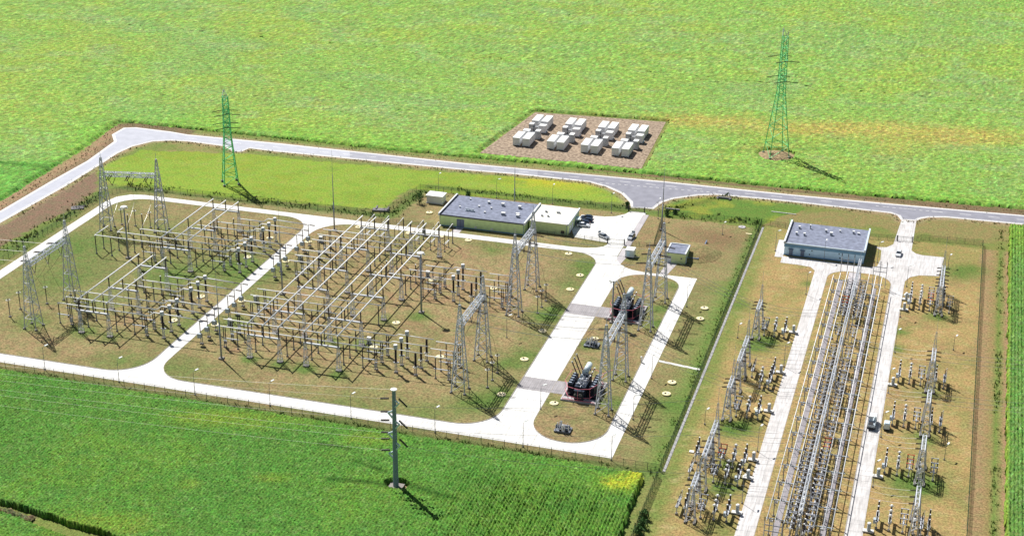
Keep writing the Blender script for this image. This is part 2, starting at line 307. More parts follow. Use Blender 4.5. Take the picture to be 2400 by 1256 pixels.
def grid_mesh(name, X, Y, Z, cols, mask, m):
    ny, nx = X.shape; idx = np.arange(nx*ny).reshape(ny, nx)
    q = np.stack([idx[:-1, :-1], idx[:-1, 1:], idx[1:, 1:], idx[1:, :-1]], -1).reshape(-1, 4)
    if mask is not None: q = q[mask[:-1, :-1].ravel()]
    used = np.zeros(nx*ny, bool); used[q.ravel()] = True; rem = np.cumsum(used)-1; q = rem[q]
    co_ = np.stack([X.ravel(), Y.ravel(), Z.ravel()], 1)[used]; me = bpy.data.meshes.new(name)
    me.vertices.add(len(co_)); me.vertices.foreach_set('co', co_.astype('f4').ravel())
    me.loops.add(q.size); me.loops.foreach_set('vertex_index', q.astype('i4').ravel()); me.polygons.add(len(q))
    me.polygons.foreach_set('loop_start', np.arange(0, q.size, 4, dtype='i4')); me.polygons.foreach_set('loop_total', np.full(len(q), 4, 'i4'))
    me.update(); me.validate(); tc_ = cols(co_[:, 0], co_[:, 1])
    if m == 'crop': tc_ = tc_*np.exp(rng.normal(0, .25, len(tc_)))[:, None]*(1+rng.normal(0, .10, tc_.shape))
    set_tint(me, np.clip(tc_, .003, 1)); me.materials.append(M[m])
    o = bpy.data.objects.new(name, me); C.objects.link(o); return o

# ground: one sheet to the horizon, finer near the yards
gx = np.concatenate([[-6000, -3000, -1200, -700], np.arange(-440, 90, 1.25), [200, 600, 1500, 4000]]); gy = np.concatenate([[-3000, -600, 0, 150], np.arange(255, 720, 1.25), [900, 1400, 3000, 7000]])
X, Y = np.meshgrid(gx, gy); kind(grid_mesh('ground', X, Y, np.zeros_like(X), ground_col, None, 'ground'))
def lawn(name, poly, z, step=1.5):
    bm = bmesh.new(); bm.faces.new([bm.verts.new((x, y, z)) for x, y in poly])
    xs = [p[0] for p in poly]; ys = [p[1] for p in poly]
    for a, lo, hi in ((0, min(xs), max(xs)), (1, min(ys), max(ys))):
        t = lo+step
        while t < hi-.1:
            nn = [0, 0, 0]; cc = [0, 0, 0]; nn[a] = 1; cc[a] = t
            bmesh.ops.bisect_plane(bm, geom=bm.verts[:]+bm.edges[:]+bm.faces[:], plane_co=cc, plane_no=nn); t += step
    me = bpy.data.meshes.new(name); bm.to_mesh(me); bm.free(); co_ = np.empty(len(me.vertices)*3); me.vertices.foreach_get('co', co_); co_ = co_.reshape(-1, 3)
    set_tint(me, ground_col(co_[:, 0], co_[:, 1])); me.materials.append(M['ground']); o = bpy.data.objects.new(name, me); C.objects.link(o); kind(o)
    k = MB(); n = len(poly); cx = sum(xs)/n; cy = sum(ys)/n; b = 0
    for i in range(n):
        p = Vector(poly[i]); q = Vector(poly[(i+1) % n]); d = (q-p)
        if d.length < 1e-3: continue
        d.normalize(); nn = Vector((d.y, -d.x))*.16
        b = len(k.v); k.v += [(p.x, p.y, z+.03), (q.x, q.y, z+.03), (q.x+nn.x, q.y+nn.y, z+.03), (p.x+nn.x, p.y+nn.y, z+.03), (q.x+nn.x, q.y+nn.y, z-.2), (p.x+nn.x, p.y+nn.y, z-.2)]
        k.f += [(b, b+3, b+2, b+1), (b+3, b+5, b+4, b+2)]
    kind(k.build('kerb', 'kerb')); return o

# ------------------------------------------------------------------ public road
def strip(name, a, b, z, m): return sheet(name, list(a)+list(b)[::-1], z, m)
i0 = 5
sheet('verge_gravel', WUP+WLO[::-1], .05, 'shoulder', .04)
def inset(pts, d, side):
    out = []
    for i, p in enumerate(pts):
        a = Vector(pts[max(i-1, 0)]); b = Vector(pts[min(i+1, len(pts)-1)]); t = (b-a).normalized(); nn = Vector((-t.y, t.x))*d*side; out.append((p[0]+nn.x, p[1]+nn.y))
    return out
# carriageway in three tones, palest on the left, darkest on the right
def cutx(pts, x0, x1): return [p for p in pts if x0 <= p[0] <= x1]
UPI = inset(WUP, .9, -1); LOI = inset(WLO, .9, 1)
XS = -205
sheet('road', cutx(UPI, -9e9, XS)+[g(820, 356), g(820, 370)]+cutx(LOI, -9e9, XS)[::-1], .08, 'asph', .03)
X2 = -150; sheet('road', [g(820, 356)]+cutx(UPI, XS, X2)+[g(1260, 400), g(1260, 412)]+cutx(LOI, XS, X2)[::-1]+[g(820, 370)], .085, 'asphm', .03)
sheet('road', [g(1260, 400)]+cutx(UPI, X2, 9e9)+cutx(LOI, X2, 9e9)[::-1]+[g(1260, 412)], .088, 'asphd', .03)
CL = [(a, b) for a, b in (((440, 324), (640, 345)), ((640, 345), (1100, 391)), ((1100, 391), (1560, 436)), ((1560, 436), (1860, 465)), ((1860, 465), (2600, 535)))]
mk = MB()
for a, b in CL:
    a = Vector(g(*a)); b = Vector(g(*b)); L = (b-a).length; d = (b-a)/L; t = 0; nn = Vector((-d.y, d.x))*.11
    while t < L-4:
        p = a+d*t; q = a+d*(t+4); k = len(mk.v); mk.v += [(v.x, v.y, .095) for v in (p-nn, q-nn, q+nn, p+nn)]; mk.f.append((k, k+1, k+2, k+3)); t += 10.
for a, b in (((1405, 429), (1690, 453)), ((2060, 484), (2215, 499))):
    a = Vector(g(*a)); b = Vector(g(*b)); L = (b-a).length; d = (b-a)/L; t = 0; nn = Vector((-d.y, d.x))*.12
    while t < L-1:
        p = a+d*t; q = a+d*(t+1.2); k = len(mk.v); mk.v += [(v.x, v.y, .095) for v in (p-nn, q-nn, q+nn, p+nn)]; mk.f.append((k, k+1, k+2, k+3)); t += 2.4
kind(mk.build('road_marking', 'line'))
ml = MB()
for pts, sd in ((UPI, -1), (LOI, 1)):
    q1 = inset(pts, .12, sd); q2 = inset(pts, .32, sd)
    for i in range(len(pts)-1):
        k = len(ml.v); ml.v += [(q1[i][0], q1[i][1], .093), (q1[i+1][0], q1[i+1][1], .093), (q2[i+1][0], q2[i+1][1], .093), (q2[i][0], q2[i][1], .093)]; ml.f.append((k, k+1, k+2, k+3) if sd > 0 else (k+3, k+2, k+1, k))
kind(ml.build('road_edge_line', 'line'))

# ------------------------------------------------------------------ yard pavements and lawns
sheet('yard_pavement', [(-297, 346.8), (-74.1, 346.4), (-74.1, 468.6), (-86, 468.4), (-92, 468.5), (-96, 469.2), (-98.8, 470.7), (-101.3, 473.2), (-102.7, 475.8), (-103.4, 479), (-103.4, 488.2), (-108.9, 488.2), (-110, 486), (-112, 484.3), (-115, 483.1), (-120, 482.4), (-284, 482.3), (-289, 481), (-292.6, 477.5), (-294, 472), (-294.2, 400)], .06, 'concrete', .05)
lawn('lawn', rrect(-290, 351.7, -214.6, 478.4, 8, 11, 11, 11), .15)
lawn('lawn', rrect(-210.2, 352.1, -108.9, 478.3, 10, 11, 9, 13), .15)
lawn('lawn', rrect(-98.9, 350.9, -78.6, 466.2, 10, 10, 7, 9), .15, 1.2)
sheet('parking_pavement', [(-124.5, 513), (-123.9, 497), (-121.6, 491.2), (-109.6, 489.9), (-109, 488.25), (-103.3, 488.25), (-101.2, 490), (-102.6, 522), (-108.4, 521.8), (-109.5, 518.5), (-112.7, 515), (-116, 513.6)], .064, 'concrete', .05)
sheet('block_paving', [(-103.3, 488.5), (-101.1, 488.5), (-101.1, 520), (-103.2, 520)], .075, 'concd', .05)
sheet('block_paving', [(-109, 429.4), (-96.2, 429.4), (-96.6, 437.2), (-109, 437.2)], .072, 'brick', .05)
sheet('block_paving', [(-109, 376.6), (-95.4, 376.6), (-96.4, 384.2), (-109, 384.2)], .072, 'brick', .05)
sheet('block_paving', [(-98.85, 429.4), (-94.5, 429.4), (-94.5, 437.2), (-98.85, 437.2)], .19, 'brick', .1)
sheet('block_paving', [(-98.85, 376.6), (-94.5, 376.6), (-94.5, 384.2), (-98.85, 384.2)], .19, 'brick', .1)
sheet('path', [(-86.6, 468.5), (-84.2, 468.5), (-82.6, 479.2), (-86.4, 479.2)], .05, 'concd', .04)
sheet('path', [(-164.2, 482.3), (-161, 482.3), (-161, 487.6), (-163.6, 487.6)], .05, 'concd', .04)
sheet('path', [(-73.9, 405.0), (-61.3, 403.1), (-61.3, 404.2), (-73.9, 406.2)], .05, 'concrete', .04)
sheet('path', [(-103.2, 472), (-101, 472), (-99.3, 486), (-103.2, 487)], .05, 'concd', .04)
sheet('drain_gutter', [(-60.25, 344), (-59.55, 344), (-59.55, 521), (-60.25, 521)], .12, 'shoulder', .12)
sheet('yard_pavement', [(-37.9, 296), (-37.9, 487.4), (-39.6, 489.9), (-44, 490.6), (-49.8, 490.6), (-49.9, 495.4), (-52.4, 495.3), (-53, 511), (-49.7, 511), (-49.7, 496.5), (-20.4, 495.8), (-18.3, 497.5), (-17.7, 503.8), (-18, 512), (-20.3, 514.6), (-16.5, 515.5), (-14.5, 519), (-13.3, 543.2), (-8.1, 544), (-8.1, 515.2), (-6.5, 512.8), (-4.4, 512), (2.9, 512.3), (1.9, 495.3), (-4.3, 493.9), (-7.2, 491.4), (-8.6, 487.4), (-8.6, 296)], .06, 'concr', .05)
lawn('lawn', rrect(-33.3, 296, -12.9, 489.6, .5, .5, 7, 7), .15, 1.2)
sheet('block_paving', [(-26.8, 470), (-22.9, 470), (-22.9, 489.3), (-26.8, 489.3)], .175, 'concd', .1)
sheet('cable_trench_cover', [(-29.5, 296), (-28.0, 296), (-28.0, 481), (-29.5, 481)], .24, 'trench', .2)
sheet('cable_trench_cover', [(-18.4, 296), (-17.0, 296), (-17.0, 478), (-18.4, 478)], .24, 'trench', .2)

# ------------------------------------------------------------------ crops: real canopies, every quad a leaf-sized facet
def crop(name, x0, x1, y0, y1, dx, dy, z0, rnd, poly, holes, colf, rows=0, rowf=None):
    xs = np.arange(x0, x1, dx); ys = y0 if y1 is None else np.arange(y0, y1, dy); dy = dy or 1.; X, Y = np.meshgrid(xs, ys); X = X+rng.uniform(-.4, .4, X.shape)*dx; Y = Y+rng.uniform(-.4, .4, Y.shape)*dy
    jx = X+(fbm(X.ravel(), Y.ravel(), 3, 77).reshape(X.shape)-.5)*1.2; jy = Y+(fbm(X.ravel(), Y.ravel(), 3, 78).reshape(X.shape)-.5)*1.2
    m = inpoly(jx, jy, poly)
    for h in holes: m &= ~inpoly(jx, jy, h)
    px, py = P(X, Y, 1.); m &= (px > -220) & (px < 2620) & (py > -160) & (py < 1420)
    Z = z0+rng.uniform(-rnd, rnd, X.shape)+(fbm(X.ravel(), Y.ravel(), 9, 5).reshape(X.shape)-.5)*rnd*.8
    if rows: Z = Z+np.cos(2*pi*X/rows)*rowf(X, Y)
    # rim drops to the ground
    mm = m.copy(); mm[1:, :] &= m[:-1, :]; mm[:, 1:] &= m[:, :-1]; mm[:-1, :] &= m[1:, :]; mm[:, :-1] &= m[:, 1:]
    Z = np.where(mm, Z, .02); return kind(grid_mesh(name, X, Y, Z, colf, m, 'crop'), 'stuff')
def far_col(x, y):
    n1 = fbm(x, y, 60, 2, 5); n2 = fbm(x, y, 14, 8); n3 = fbm(x, y, 2.5, 4, 2); c = np.tile(np.array([[.190, .312, .070]]), (len(x), 1))
    c = mixc(c, (.240, .318, .058), sst(n1*.6+n2*.4, .42, .66)*.65); c = mixc(c, (.165, .275, .095), sst(fbm(x, y, 38, 66), .48, .70)*.45); c = mixc(c, (.215, .30, .13), sst(fbm(x, y*1.6, 16, 60), .50, .72)*.4)
    px, py = P(x, y, 1.)
    s = np.exp(-(((px-1960)/210)**2+((py-300)/16)**2))+np.exp(-(((px-2230)/190)**2+((py-320)/20)**2))*.8+np.exp(-(((px-1640)/110)**2+((py-282)/14)**2))*.8+np.exp(-(((px-1800)/70)**2+((py-348)/8)**2))*.6+np.exp(-(((px-2100)/60)**2+((py-350)/20)**2))*.5
    c = mixc(c, (.36, .28, .08), np.clip(s*1.15*(.3+n2), 0, .68))
    d = np.exp(-((np.abs(py-(352-(px-1700)*.02))/3.5)**2))*((px > 1640) & (px < 1980)); c = mixc(c, (.10, .20, .04), d*.5)
    near = sst(linedist(x, y, WUP), 34, 4); c = mixc(c, (.15, .32, .045), near*.6)
    lf = ((px < 215) & (py > 378)).astype(float); c = mixc(c, (.10, .27, .05), lf*.7)
    g2 = np.exp(-(linedist(x, y, gl((-40, 384), (60, 392), (130, 400)))/1.6)**2); c = mixc(c, (.05, .14, .02), g2*.8)
    return c
FARP = [g(-260, 470), g(0, 472), g(95, 412), g(190, 352), g(262, 300), g(283, 288), g(330, 292), g(560, 316), g(900, 352), g(1100, 371), g(1560, 414), g(1860, 444), g(2100, 467), g(2400, 492), g(2700, 522), (400, 900), (300, 1150), (-900, 1150), (-800, 700)]
BATP = [(-180.8, 565.5), (-174.3, 626.5), (-116, 630.5), (-113.5, 566.8)]
TOWR = [(-66.3+7.2*cos(t), 600.5+7.5*sin(t)) for t in np.linspace(0, 2*pi, 14)[:-1]]
crop('crop_field', -700, 170, np.concatenate([np.arange(455, 700, .9), np.arange(700, 1010, 1.6)]), None, .80, 0, .95, .24, FARP, [BATP, TOWR], far_col)
def near_col(x, y):
    n1 = fbm(x, y, 26, 12); n2 = fbm(x, y, 6, 18); n3 = fbm(x, y, 1.2, 14, 2); c = np.tile(np.array([[.072, .178, .030]]), (len(x), 1))
    c = mixc(c, (.115, .22, .03), sst(n1*.6+n2*.4, .44, .68)*.6); c = mixc(c, (.045, .125, .022), sst(n2, .56, .74)*.4); c = mixc(c, (.14, .24, .07), sst(n3, .55, .85)*.5)
    px, py = P(x, y, 1.5)
    for cx, cy, rx, ry in ((1452, 1132, 42, 16), (1490, 1112, 30, 12)): c = mixc(c, (.36, .38, .03), np.clip(np.exp(-(((px-cx)/rx)**2+((py-cy)/ry)**2))*1.1*(.1+n3*1.3), 0, .85))
    for cx, cy, rx, ry in ((440, 1135, 22, 9), (600, 985, 140, 18), (480, 975, 80, 14), (640, 1120, 40, 9), (250, 1230, 120, 20), (880, 1030, 60, 14)): c = mixc(c, (.17, .24, .03), np.clip(np.exp(-(((px-cx)/rx)**2+((py-cy)/ry)**2))*(.2+n2), 0, .42))
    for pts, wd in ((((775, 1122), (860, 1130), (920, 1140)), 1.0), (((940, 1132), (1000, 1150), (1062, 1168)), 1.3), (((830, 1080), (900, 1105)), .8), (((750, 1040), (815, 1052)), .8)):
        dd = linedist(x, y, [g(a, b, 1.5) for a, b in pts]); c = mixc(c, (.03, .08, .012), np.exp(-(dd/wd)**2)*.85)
    return c
NEARP = [(-330, 341.0), (-64, 339.6), (-63.5, 300), (-70, 240), (-330, 240)]
HEDGE = gl((-80, 1150), (0, 1183), (110, 1218), (250, 1262), (420, 1330), (330, 1330), (150, 1262), (0, 1205), (-80, 1180))
POLEP = [(-122+3.0*cos(t), 315.8+1.9*sin(t)) for t in np.linspace(0, 2*pi, 10)[:-1]]
crop('crop_field', -300, -62, 262, 342, .28, .34, 1.7, .17, NEARP, [HEDGE, POLEP], near_col, .9, lambda X, Y: .12+.30*sst(X, -116, -96)*sst(-Y, -334, -322))
def right_col(x, y):
    n2 = fbm(x, y, 5, 21); n3 = fbm(x, y, 1., 24, 2); c = np.tile(np.array([[.10, .20, .045]]), (len(x), 1)); c = mixc(c, (.06, .16, .03), sst(n2, .6, .75)*.6); c = mixc(c, (.17, .27, .10), sst(n3, .5, .8)*.6)
    c = mixc(c, (.22, .30, .03), np.exp(-((x-24.0)/.6)**2)*.6); c = mixc(c, (.18, .30, .035), sst(y, 500, 545)*.5); return c
crop('crop_field', 23.4, 75, 290, 549, .30, .5, 1.7, .32, [(23.6, 280), (23.8, 548), (90, 551), (90, 280)], [], right_col, .95, lambda X, Y: .38+0*X)
def hedge_col(x, y): n2 = fbm(x, y, 3, 41); return mixc(np.tile(np.array([[.10, .11, .05]]), (len(x), 1)), (.17, .13, .08), sst(n2, .45, .65))
hp = [(-330, 250), (-330, 345), (-200, 345), (-200, 250)]
crop('scrub_strip', -300, -200, 262, 330, .45, .45, .7, .45, gl((-80, 1160), (0, 1188), (110, 1222), (250, 1268), (420, 1330), (330, 1330), (150, 1256), (0, 1203), (-80, 1176)), [], hedge_col)
sheet('gravel_pad', [(-180.2, 566.4), (-173.7, 625.2), (-117, 629.5), (-114.4, 568)], .10, 'soil', .06)
M['soil'].node_tree.nodes['Color Ramp'].color_ramp.elements[0].color = (.13, .09, .065, 1); M['soil'].node_tree.nodes['Color Ramp'].color_ramp.elements[1].color = (.46, .36, .26, 1)

# ================================================================== 400 kV yard
BAYY = [[375.0, 379.7, 384.5], [393.5, 398.1, 403.0], [426.8, 431.6, 436.4], [445.6, 450.3, 455.2]]
BN = ['nearest bay', 'second bay', 'third bay', 'farthest bay']
PN = ['near', 'middle', 'far']
def foot(b, x, y, w=.5): b.box((x, y, .28), (w, w, .36)); return b
def proto_post(h):
    r = thing('post_insulator', '', 'post insulator')
    foot(MB(), 0, 0).build('footing', 'foot', r); MB().tube((0, 0, .4), (0, 0, h*.5), .17, n=6).box((0, 0, .5), (.45, .45, .08)).build('steel_column', 'steeld', r)
    MB().ins((0, 0, h*.5), (0, 0, h-.25), .19, 10).build('insulator', 'ins', r); MB().lathe((0, 0, h-.25), [(.12, 0), (.24, .1), (.24, .3), (.1, .38)]).build('clamp', 'alu', r); return r
def proto_disc(L=4.1, along='x', h=6.9):
    r = thing('disconnector', '', 'disconnector'); foot(MB(), 0, 0).build('footing', 'foot', r); MB().box((L, 0, .28), (1.1, .5, .36)).build('footing', 'foot', r)
    for x in (0, L-.28, L+.28): MB().tube((x, 0, .4), (x, 0, 3.3), .14 if x == 0 else .12, n=6).build('steel_column', 'steeld', r)
    MB().box((L/2, 0, 3.25), (L+1, .28, .2)).build('base_rail', 'steel', r)
    for x in (0, L-.3, L+.3): MB().ins((x, 0, 3.4), (x, 0, h-.25), .17, 10).build('insulator', 'ins', r)
    MB().box((0, 0, h-.1), (.4, .4, .3)).box((L, 0, h-.1), (.95, .35, .3)).tube((.1, 0, h+.02), (L, 0, h+.02), .07).build('contact_arm', 'alu', r)
    MB().box((L, -.35, 1.7), (.7, .5, .9)).box((L, 0, 2.5), (.9, .5, .15)).build('drive_box', 'steel', r); return r
def proto_ct():
    r = thing('current_transformer', '', 'transformer'); MB().box((0, 0, .3), (1., .8, .4)).build('footing', 'foot', r)
    MB().tube((-.25, 0, .4), (-.25, 0, 3.2), .13, n=6).tube((.25, 0, .4), (.25, 0, 3.2), .13, n=6).tube((-.25, 0, 1.6), (.25, 0, 2.6), .05).build('support_frame', 'steel', r)
    MB().box((0, 0, 3.35), (1.1, .7, .3)).tube((-.9, 0, 3.5), (.9, 0, 3.5), .09).box((.6, .3, 3.3), (.35, .3, .4)).build('base_tank', 'steel', r)
    MB().ins((0, 0, 3.6), (0, 0, 7.6), .30, 14, 9).build('insulator', 'ins', r)
    MB().lathe((0, 0, 7.6), [(.3, 0), (.52, .2), (.6, .5), (.6, 1.1), (.5, 1.35)], 12).build('head', 'box', r); MB().lathe((0, 0, 8.95), [(.52, 0), (.6, .05), (.55, .14), (.2, .2)], 12).build('cap', 'white', r); return r
def proto_cb():
    r = thing('circuit_breaker_pole', '', 'circuit breaker'); MB().box((0, 0, .3), (1., .8, .4)).build('footing', 'foot', r)
    MB().tube((-.22, 0, .4), (-.22, 0, 2.7), .13, n=6).tube((.22, 0, .4), (.22, 0, 2.7), .13, n=6).box((0, 0, 2.6), (.6, .2, .1)).box((0, 0, .5), (.6, .25, .08)).build('support_frame', 'steeld', r)
    MB().box((0, 0, 2.9), (.8, .6, .5)).tube((-.8, -.2, 2.8), (.8, .2, 3.), .12).tube((0, -.7, 2.7), (0, .7, 2.9), .12).box((-.6, 0, 2.7), (.4, .4, .3)).build('mechanism', 'white', r)
    MB().ins((0, 0, 3.1), (0, 0, 7.2), .32, 12, 9).build('insulator', 'ins', r); return r
def proto_road_post():
    r = thing('break_insulator_post', '', 'post insulator'); MB().box((0, 0, .3), (1., .7, .4)).build('footing', 'foot', r)
    MB().tube((-.22, 0, .4), (-.22, 0, 4.2), .11, n=6).build('steel_column', 'steeld', r); MB().tube((.3, 0, .4), (.3, 0, 3.6), .1, n=6).build('steel_column', 'steeld', r)
    MB().ins((-.22, 0, 4.2), (-.22, 0, 7.7), .14, 10).build('insulator', 'ins', r)
    MB().lathe((-.22, 0, 7.65), [(.2, 0), (.3, .1), (.3, .35), (.15, .45)]).build('clamp', 'white', r)
    MB().tube((-2.6, 0, 7.92), (-.75, 0, 7.92), .2, n=6).build('break_insulator', 'ins', r); MB().tube((.35, 0, 7.92), (2.2, 0, 7.92), .2, n=6).build('break_insulator', 'ins', r)
    MB().box((-.3, -.5, 3.1), (1.1, .9, 1.4)).build('mechanism_box', 'box', r); return r
def proto_arrester():
    r = thing('surge_arrester', '', 'surge arrester'); foot(MB(), 0, 0, .7).build('footing', 'foot', r); MB().tube((0, 0, .4), (0, 0, 2.9), .13, n=6).build('steel_column', 'steeld', r)
    MB().ins((0, 0, 2.9), (0, 0, 6.4), .15, 12).build('insulator', 'ins', r); MB().ring((0, 0, 5.9), .62, .09, 14).tube((0, 0, 5.9), (.6, 0, 5.9), .04).tube((0, 0, 5.9), (-.6, 0, 5.9), .04).build('grading_ring', 'alu', r); return r
def proto_truss_support(w, xs):
    r = thing('busbar_support', '', 'busbar support')
    for x in (0, w): MB().box((x, 0, .3), (1.7, 1.3, .4)).build('footing', 'foot', r)
    for x in (0, w): MB().lattice((x, 0, .4), 1.25, (x, 0, 7.4), .55, 8, .075, .04).build('lattice_leg', 'steel', r)
    b = MB(); b.box((w/2, 0, 7.6), (w+.8, .6, .4)); b.build('beam', 'steel', r)
    for x in xs: MB().ins((x, 0, 7.8), (x, 0, 11.0), .2, 12, 8).build('insulator', 'ins', r)
    return r
def bus(name, pts, r, label, group):
    b = MB().path([(p[0]-pts[0][0], p[1]-pts[0][1], p[2]) for p in pts], r, 7); o = b.build(name, 'alu', None, True, (pts[0][0], pts[0][1], 0)); tag(o, label, 'busbar', group); return o
K_post = Kind(proto_post(6.8)); K_disc = Kind(proto_disc()); K_ct = Kind(proto_ct()); K_cb = Kind(proto_cb()); K_rp = Kind(proto_road_post()); K_sa = Kind(proto_arrester())
LX = {0: ([-243.8, -234.1], [-253.5, -228.1]), 1: ([-234.1, -240.4], [-228.1]), 2: ([-271.3, -265.5, -259.6, -243.6, -234.1], [-253.5, -228.1]), 3: ([-240.4, -234.1], [-228.1])}
for b_, ys in enumerate(BAYY):
    for p_, y in enumerate(ys):
        where = '%s line, %s' % (PN[p_], BN[b_])
        # west lawn
        xs = sorted(LX[b_][0])
        if b_ == 2: xs = [x for x in xs if not (p_ == 2 and x < -262)]
        for k, x in enumerate(xs): K_post.at((x, y), '%s post insulator from the left, west lawn, %s' % (ORD[k], where), 0, 'post insulators under the west busbars')
        for k, x in enumerate(LX[b_][1]): K_disc.at((x, y), '%s disconnector from the left, west lawn, %s' % (ORD[k], where) if len(LX[b_][1]) > 1 else 'disconnector left of the grey capped transformers, west lawn, '+where, 0, 'disconnectors on the west lawn')
        K_ct.at((-218.4, y), 'tall black transformer with grey head, left of cross road, '+where, 0, 'current transformers left of the cross road')
        K_rp.at((-205.9, y), 'post with two black horizontal insulators beside the cross road, '+where, 0, 'break insulator posts beside the cross road')
        st = {0: -253.6, 1: [-241, -235.6, -230.3][p_]-2, 2: [-271.3, -265.5, -259.4][p_], 3: [-241, -235.6, -230.3][p_]-2}[b_]
        pts = [(st, y, 7.0), (-222.6, y, 7.0)]
        if b_ == 2 and p_ < 2: pts = [(st, [435.6, 435.2][p_], 7.0)]+pts[:1]+pts[1:]
        pts += [(-221.0, y, 8.3), (-208.6, y, 8.0)]
        bus('busbar_tube', pts, .17, 'pale busbar running over the west lawn, '+where, 'row busbars over the west lawn')
        # centre lawn
        ex = {0: -147.8, 1: [-170.6, -165.6, -160.3][p_], 2: [-188.5, -184.3, -180.6][p_], 3: [-170.6, -169.4, -165.6][p_]}[b_]
        bus('busbar_tube', [(-200.6, y, 7.0), (ex+(.8 if b_ else 0), y, 7.0)], .16, 'thin busbar crossing under the long tubes, middle lawn, '+where, 'row busbars over the middle lawn')
        K_disc.at((-194.1, y), 'disconnector right of cross road, middle lawn, '+where, pi, 'disconnectors right of the cross road')
        for k, x in enumerate([x for x in (-188.3, -178.3, -170.5, -160.5) if x < ex+1 or b_ == 2 and x > -172]):
            K_post.at((x, y), '%s post insulator from the left, middle lawn, %s' % (ORD[k], where), 0, 'post insulators on the middle lawn')
        if b_ in (0, 2):
            if b_ == 2: bus('busbar_tube', [([-166, -161, -157][p_], y, 7.0), (-147.8, y, 7.0)], .16, 'thin busbar right of the long tubes, middle lawn, '+where, 'busbars right of the long tubes')
            K_disc.at((-154.6, y), 'disconnector right of the long tubes, '+where, 0, 'disconnectors right of the long tubes')
            K_ct.at((-144.4, y), 'tall black transformer with grey head, middle lawn, '+where, 0, 'current transformers on the middle lawn')
            K_cb.at((-138.4, y), 'thick black breaker pole with white waist, '+where, 0, 'circuit breaker poles on the middle lawn')
            K_disc.at((-132.4, y), 'disconnector left of the lattice gantry, '+where, 0, 'disconnectors left of the lattice gantries')
            bus('busbar_tube', [(-147.8, y, 7.0), (-147.0, y, 7.6), (-136.2, y, 7.5)], .13, 'busbar over transformer head and breaker pole, '+where, 'busbars over the breaker poles')
            bus('busbar_tube', [(-135.5, y, 7.0), (-126.6, y, 7.0)], .13, 'short busbar ending at the lattice gantry, '+where, 'short busbars beside the gantries')
            K_sa.at((-116.6, y-.6 if b_ else y-1), 'ringed surge arrester right of the lattice gantry, '+where, 0, 'surge arresters right of the gantries')
# busbar supports and the long tubes
TR = [371, 388.6, 407, 422.7, 441, 459.5]; TN = ['nearest', 'second', 'third', 'fourth', 'fifth', 'farthest']
K_t1 = Kind(proto_truss_support(9.6, [0, 4.8, 9.6])); K_t2 = Kind(proto_truss_support(10.2, [0, 5.1, 10.2]))
for k, y in enumerate(TR):
    K_t1.at((-243.8, y), 'lattice busbar support on the west lawn, %s from the viewer' % TN[k], 0, 'busbar supports')
    K_t1.at((-188.4, y), 'lattice support under the left three long tubes, %s from the viewer' % TN[k], 0, 'busbar supports')
    K_t2.at((-170.6, y), 'lattice support under the right three long tubes, %s from the viewer' % TN[k], 0, 'busbar supports')
for nm, xs, y0, y1 in (('near west group', (-243.8, -239, -234.2), 370.3, 407.8), ('far west group', (-243.8, -239, -234.2), 422, 459.9), ('left long group', (-188.4, -183.6, -178.8), 370.6, 461), ('right long group', (-170.6, -165.5, -160.4), 370.6, 461)):
    for k, x in enumerate(xs): bus('long_busbar_tube', [(x, y0, 11.25), (x, y1, 11.25)], .21, '%s thick white tube from the left in the %s' % (ORD[k], nm), 'thick busbar tubes on tall supports')
# far end row behind the long tubes
def proto_slant():
    r = thing('slant_disconnector', '', 'disconnector')
    for y_ in (0, 4.1): foot(MB(), 0, y_).build('footing', 'foot', r); MB().tube((0, y_, .4), (0, y_, 3.2), .13).build('steel_column', 'steeld', r); MB().ins((0, y_, 3.2), (0, y_, 6.4), .13, 10).build('insulator', 'ins', r)
   
    MB().tube((-.3, .2, 2.9), (.1, 4.2, 3.), .12).tube((.3, .2, 2.9), (.3, 4.2, 3.), .12).build('base_rail', 'alu', r); MB().tube((-.5, 0, 6.6), (.5, 0, 6.6), .08).tube((0, -.2, 6.5), (0, .5, 6.5), .1).tube((-.5, 4.1, 6.7), (.5, 4.1, 6.7), .08).build('contact_arm', 'alu', r); return r
K_sl = Kind(proto_slant()); K_tall = Kind(proto_post(7.4))
for k, x in enumerate((-188.9, -183.6, -178.2, -170.9, -165.3, -160.2)):
    K_sl.at((x, 464.4), 'slanting disconnector at the far end of the long tubes, %s from the left' % ORD[k], 0, 'disconnectors at the far end')
    K_tall.at((x+.2, 472.4), 'tall post insulator by the top road, %s from the left' % ORD[k], 0, 'tall posts by the top road')
    o = bus('busbar_tube', [(x, 464.5, 6.9), (x, 468.6, 6.9), (x+.2, 472.3, 7.5)], .1, 'short bent busbar by the top road, %s from the left' % ORD[k], 'short bent busbars by the top road')
# kiosks in the yards
def proto_kiosk():
    r = thing('control_cabinet', '', 'cabinet'); MB().box((0, 0, .25), (1.5, 1.1, .3)).build('plinth', 'concd', r); MB().box((0, 0, 1.3), (1.1, .75, 1.9)).box((0, -.39, 1.3), (.9, .03, 1.6)).build('body', 'box', r); MB().box((0, 0, 2.32), (1.25, .95, .14)).build('roof', 'white', r); return r
K_ki = Kind(proto_kiosk())
for k, (x, y, t) in enumerate(((-203.6, 389, 'beside the pale disc in the near bays'), (-203.5, 441.6, 'beside the pale disc in the third bay'), (-203.5, 459.4, 'at the far end of cross road'), (-158.5, 442.4, 'beside a pale disc right of the long tubes'), (-158.6, 390.2, 'beside the near pale disc right of the tubes'), (-203.5, 407.2, 'beside the pale disc in the second bay'), (-171.9, 477.6-1.2, 'beside the top road behind the long tubes'))):
    K_ki.at((x, y), 'grey control cabinet with white roof '+t, 0, 'control cabinets in the large yard')
